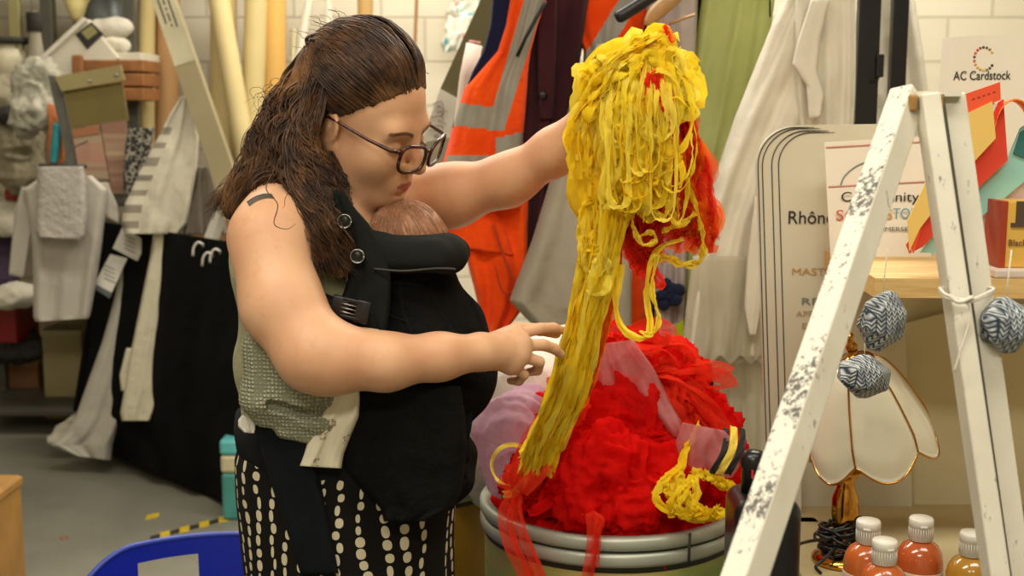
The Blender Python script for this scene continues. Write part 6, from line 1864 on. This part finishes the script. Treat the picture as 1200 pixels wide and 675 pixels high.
# things on the shelf
def card(label, pts, Y, c, name='card_sheet', bend=0):
    m = MB(); poly = [P(x, y, Y) for x, y in pts]
    m.slab(poly, (0, .003, 0)); o = m.build(name, M('card_%d_%d_%d' % c, c, .75, .03, 8, .05, 60), None, False)
    tag(o, label, 'card', 'coloured card sheets fanned out on the shelf'); return o
card('yellow card sheet at the front of the fanned sheets', [(1064, 258), (1092, 200), (1127, 136), (1163, 119), (1167, 162), (1120, 213), (1078, 268), (1066, 294)], 1.90, (236, 196, 104))
card('white card sheet peeping out above the yellow one', [(1090, 190), (1124, 128), (1162, 116), (1168, 124), (1130, 160), (1100, 200), (1078, 262), (1069, 297), (1067, 290), (1084, 215)], 1.906, (222, 218, 200))
card('red card sheet under the yellow one', [(1062, 287), (1090, 250), (1150, 165), (1170, 120), (1176, 116), (1181, 188), (1140, 226), (1082, 289), (1066, 297)], 1.915, (222, 66, 40))
card('teal card sheet under the red one', [(1078, 296), (1110, 250), (1181, 185), (1196, 150), (1212, 140), (1216, 200), (1150, 254), (1110, 297)], 1.93, (150, 204, 190))
card('dark green card edge behind the teal sheet', [(1188, 180), (1196, 155), (1215, 145), (1215, 190)], 1.926, (46, 110, 104))
card('pale pink card sheet under the teal one', [(1105, 297), (1150, 250), (1215, 190), (1216, 236), (1150, 290), (1130, 297)], 1.945, (228, 196, 190))
card('lime card sheet lowest in the fan', [(1130, 297), (1152, 278), (1216, 222), (1218, 270), (1180, 297)], 1.96, (196, 206, 70))
m = MB(); V = []; F = []
for i in range(15):
    t = i / 14; a = PI * t * .95
    x = 1166 + 26 * (1 - math.cos(a)) * .9; y = 150 - 38 * math.sin(a) - 4 * t
    p = P(x, y + 8, 1.90); V += [p, p + Vector((.03, .10, .0)), p + Vector((.001, .001, .003)), p + Vector((.031, .101, .003))]
for i in range(14):
    a = i * 4; b = a + 4; F += [(a, a + 1, b + 1, b), (a + 2, b + 2, b + 3, a + 3), (a, b, b + 2, a + 2), (a + 1, a + 3, b + 3, b + 1)]
F += [(0, 2, 3, 1), (56, 57, 59, 58)]
m.add(V, F); o = m.build('card_sheet', M('orange_curled_card', (236, 120, 40), .7, .03, 8, 0), None); tag(o, 'orange card sheet curling over behind the fan', 'card', 'coloured card sheets fanned out on the shelf')
m = MB(); m.slab([P(x, y, 1.9035) for x, y in ((1126, 112), (1172, 96), (1173, 117), (1144, 128), (1132, 160), (1088, 240), (1071, 297), (1068, 290), (1084, 230), (1124, 150))], (0, .002, 0)); o = m.build('card_sheet', M('scarlet_card', (238, 86, 46), .7, .03, 8, 0), None, False)
tag(o, 'scarlet card strip with faint pencil marks at the top of the fan', 'card', 'coloured card sheets fanned out on the shelf')
m = MB()
for i in range(5): m.box(P(1141 + i * 6, 116 - i * 2.0, 1.9030), (.004, .0006, .0016), Matrix.Rotation(-.3, 3, 'Y'))
m.build('pencil_marks', M('pencil', (150, 60, 36), .8), o, False)
# card box with the dotted ring
bx = thing('card_display', 'white box front with a dotted ring logo behind the coloured card', 'box', (P(1160, 290, 2.15).x, 2.15, SZ))
wc = M('white_box_card', (226, 220, 202), .7, .03, 5, 0)
zb = SZ
a, b = P(1119, 43, 2.17), P(1236, 38, 2.17); c_, d_ = P(1236, 290, 2.12), P(1098, 290, 2.12)
c_.z = d_.z = zb
m = MB(); m.slab([a, b, c_, d_], (0, .06, 0)); m.build('front', wc, bx, False)
dk = M('black_print', (44, 42, 40), .7, .05, 10, 0)
fx = (b - a).normalized(); fy = (a - d_).normalized(); fn = fx.cross(fy).normalized()
def onfront(x, y):
    o_ = P(x, y, 2.0); dr = (o_ - Vector((0, 0, CAMZ))); n_ = fn
    t = (a - Vector((0, 0, CAMZ))).dot(n_) / dr.dot(n_)
    return Vector((0, 0, CAMZ)) + dr * t + n_ * (.0008 if n_.y < 0 else -.0008)
p = onfront(1117, 94); q = onfront(1184, 93)
text('AC Cardstock', 'lettering', p, .022, dk, bx, q - p, _z, 'LEFT', (q - p).length)
cols = [(226, 190, 70), (150, 120, 60), (90, 90, 50), (50, 60, 50), (160, 60, 50), (190, 60, 60), (210, 90, 70), (120, 70, 60), (200, 120, 80), (230, 160, 70), (230, 180, 80), (210, 170, 70)]
for i in range(16):
    an = math.radians(35 + i * 290 / 15)
    m = MB(); c0_ = onfront(1153 + 11.5 * math.cos(an), 69 - 13.5 * math.sin(an)); m.lathe([(.001, -.001), (.0022, -.001), (.0022, .0006), (.001, .0006)], c0_, 10, 0, Matrix.Rotation(PI / 2, 3, 'X')); m.build('logo_dot', M('dot_%d' % (i % 12), cols[i % 12], .7, .02, 5, 0), bx)
# gold box at the edge
gb = thing('card_box', 'gold card box with a red edge and a dark square at the shelf\'s right end', 'box', (P(1195, 318, 1.87).x, 1.9, SZ))
pl_, pr_ = P(1174, 317, 1.875), P(1226, 318, 1.87)
zb_ = SZ + .014; zt_ = P(1175, 236, 1.875).z
m = MB(); m.box(((pl_.x + pr_.x) / 2, 1.905, (zb_ + zt_) / 2), (pr_.x - pl_.x, .06, zt_ - zb_), None, 0, .002); m.build('body', M('gold_card', (222, 176, 78), .5, .05, 10, 0), gb, False)
m = MB(); m.box((pl_.x - .001, 1.905, (zb_ + zt_) / 2), (.010, .063, zt_ - zb_ + .001), None, 0, .001); m.build('edge', M('red_card_edge', (170, 60, 30), .5), gb, False)
m = MB(); s1, s2 = P(1192, 236, 1.873), P(1215, 262, 1.873); m.box(((s1.x + s2.x) / 2, 1.8740, (s1.z + s2.z) / 2), (s2.x - s1.x, .002, s1.z - s2.z)); m.box(((s1.x + s2.x) / 2 - .002, 1.8735, s2.z - .002), (s2.x - s1.x + .01, .003, .006)); m.build('picture', M('dark_brown_print', (84, 66, 50), .6), gb, False)
text('Black', 'lettering', P(1181, 288, 1.8735), .014, M('brown_print', (120, 84, 40), .7), gb, (1, 0, 0), _z, 'LEFT', .028)
m = MB(); w1, w2 = P(1166, 331, 1.853), P(1230, 331, 1.853); m.box(((w1.x + w2.x) / 2, 1.90, SZ + .007), (w2.x - w1.x, .09, .0135), None, 0, .003); o = m.build('card_pack', M('pale_pack', (224, 206, 190), .6), None, False); tag(o, 'pale flat pack of card under the gold box', 'pack')

# tall sign with rounded corner
sg = thing('sign_board', 'tall pale sign board with rounded corner and curved line border', 'sign', (P(960, 500, 2.25).x, 2.25, TZ))
sm = M('sign_card', (208, 202, 178), .7, .03, 4, 0)
def corner(x0, y0, r, xe, yb, Y, rx=None):
    pts = []
    for i in range(13):
        a = PI / 2 * i / 12
        pts.append((x0 + (rx or r) * (1 - math.sin(a)), y0 + r * (1 - math.cos(a))))
    return pts   # from top edge round to the left edge
def slant(x, y): return x + (y - 150) * .030     # the board leans a little
body_ = [(1052, 145), (940, 147)] + [(885 + 48 * (1 - math.sin(PI / 2 * i / 12)) * 1.0, 148 + 48 * (1 - math.cos(PI / 2 * i / 12))) for i in range(13)] + [(884, 640), (1052, 640)]
Yt, Yb = 2.27, 2.27
def sgn(x, y, o=0): t = (y - 145) / 495; return P(slant(x, y), y, Yt + (Yb - Yt) * t - o)
poly = [sgn(*q) for q in body_]
for p in poly:
    if p.z < 1.0: p.z = TZ
m = MB(); m.slab(poly, (0, .01, 0)); m.build('board', sm, sg, False)
for i, (dx, r, tx) in enumerate(((1, 46, 938), (6, 46, 945), (17, 42, 955), (25, 40, 962))):
    m = MB()
    pts = [sgn(tx + 16, 149 + dx * .25, .0015), sgn(tx, 149 + dx * .25, .0015)]
    pts += [sgn(886 + dx + r * (1 - math.sin(PI / 2 * j / 12)), 149 + dx * .25 + r * (1 - math.cos(PI / 2 * j / 12)), .0015) for j in range(13)] + [sgn(886 + dx, 560, .0015)]
    m.tube(pts, [.0004, .0008] + [.0010] * (len(pts) - 2), 4); m.build('border_line', M('thin_dark_line', (70, 72, 70), .7), sg, False)
def tsign(s, x, y, size, mat, x2):
    p, q = sgn(x, y, .002), sgn(x2, y, .002); text(s, 'lettering', p, size, mat, sg, q - p, sgn(x, y - 50) - sgn(x, y), 'LEFT', (q - p).length)
tsign('Rhône', 919, 262, .034, dk, 972)
tm = M('tan_print', (196, 150, 84), .7); tsign('MASTER', 922, 322, .018, tm, 978)
gm_ = M('grey_print', (120, 130, 124), .7); tsign('RFP', 932, 357, .018, gm_, 962)
tm2 = M('beige_print', (186, 160, 120), .7); tsign('APPELL', 926, 371, .015, tm2, 964); tsign('EXP', 932, 385, .015, tm2, 956)
tsign('2', 930, 412, .014, gm_, 935)
# poster in front of it
po = thing('poster', 'white poster with coloured lettering in front of the tall sign', 'poster', (P(1020, 300, 2.12).x, 2.12, SZ))
pw = M('poster_paper', (222, 214, 196), .7, .03, 5, 0)
def pp(x, y, o=0): return P(x, y, 2.20 - (y - 165) / 140 * .06 - o)
poly = [pp(966, 167), pp(1086, 160), pp(1092, 302), pp(974, 312)]
m = MB(); m.slab(poly, (0, .004, 0)); m.build('sheet', pw, po, False)
pk_ = M('pink_rule', (206, 150, 134), .7)
m = MB(); m.tube([pp(968, 173, .001), pp(1086, 166, .001)], .0016, 5); m.tube([pp(971, 219, .001), pp(1088, 213, .001)], .0016, 5); m.build('rule', pk_, po, False)
m = MB(); m.tube(bez([pp(985, 217, .002), pp(990, 206, .002), pp(1003, 195, .002), pp(1018, 190, .002), pp(1034, 194, .002), pp(1048, 206, .002), pp(1054, 215, .002)], 24), .0012, 5); m.build('drawn_arc', gm_, po, False)
def tpos(s, x, y, size, mat, x2):
    p, q = pp(x, y, .0025), pp(x2, y, .0025); text(s, 'lettering', p, size, mat, po, q - p, _z, 'LEFT', (q - p).length)
tpos('Community', 985, 236, .024, dk, 1076)
tpos('SC', 979, 258, .026, M('red_print', (206, 92, 70), .7), 1003); tpos('RAPS', 1004, 257, .026, M('gold_print', (206, 160, 70), .7), 1044); tpos('TORE', 1046, 256, .026, M('blue_print', (120, 168, 184), .7), 1082)
tpos('SOMERSET', 1024, 271, .011, gm_, 1070)
# ================================================================== camera
cd = bpy.data.cameras.new('camera'); cam = bpy.data.objects.new('camera', cd); C.objects.link(cam)
cam.location = (0, 0, CAMZ)
cam.rotation_euler = (PI / 2 - TH, 0, 0)
cd.sensor_width = 36; cd.lens = FPX / 1200 * 36
cd.clip_start = .05
cd.dof.use_dof = True; cd.dof.focus_distance = 1.9; cd.dof.aperture_fstop = 5.6
sc = bpy.context.scene
sc.camera = cam
sc.view_settings.view_transform = 'Standard'
sc.view_settings.look = 'None'
sc.view_settings.gamma = 1
sc.view_settings.use_curve_mapping = False
sc.view_settings.exposure = 0.0
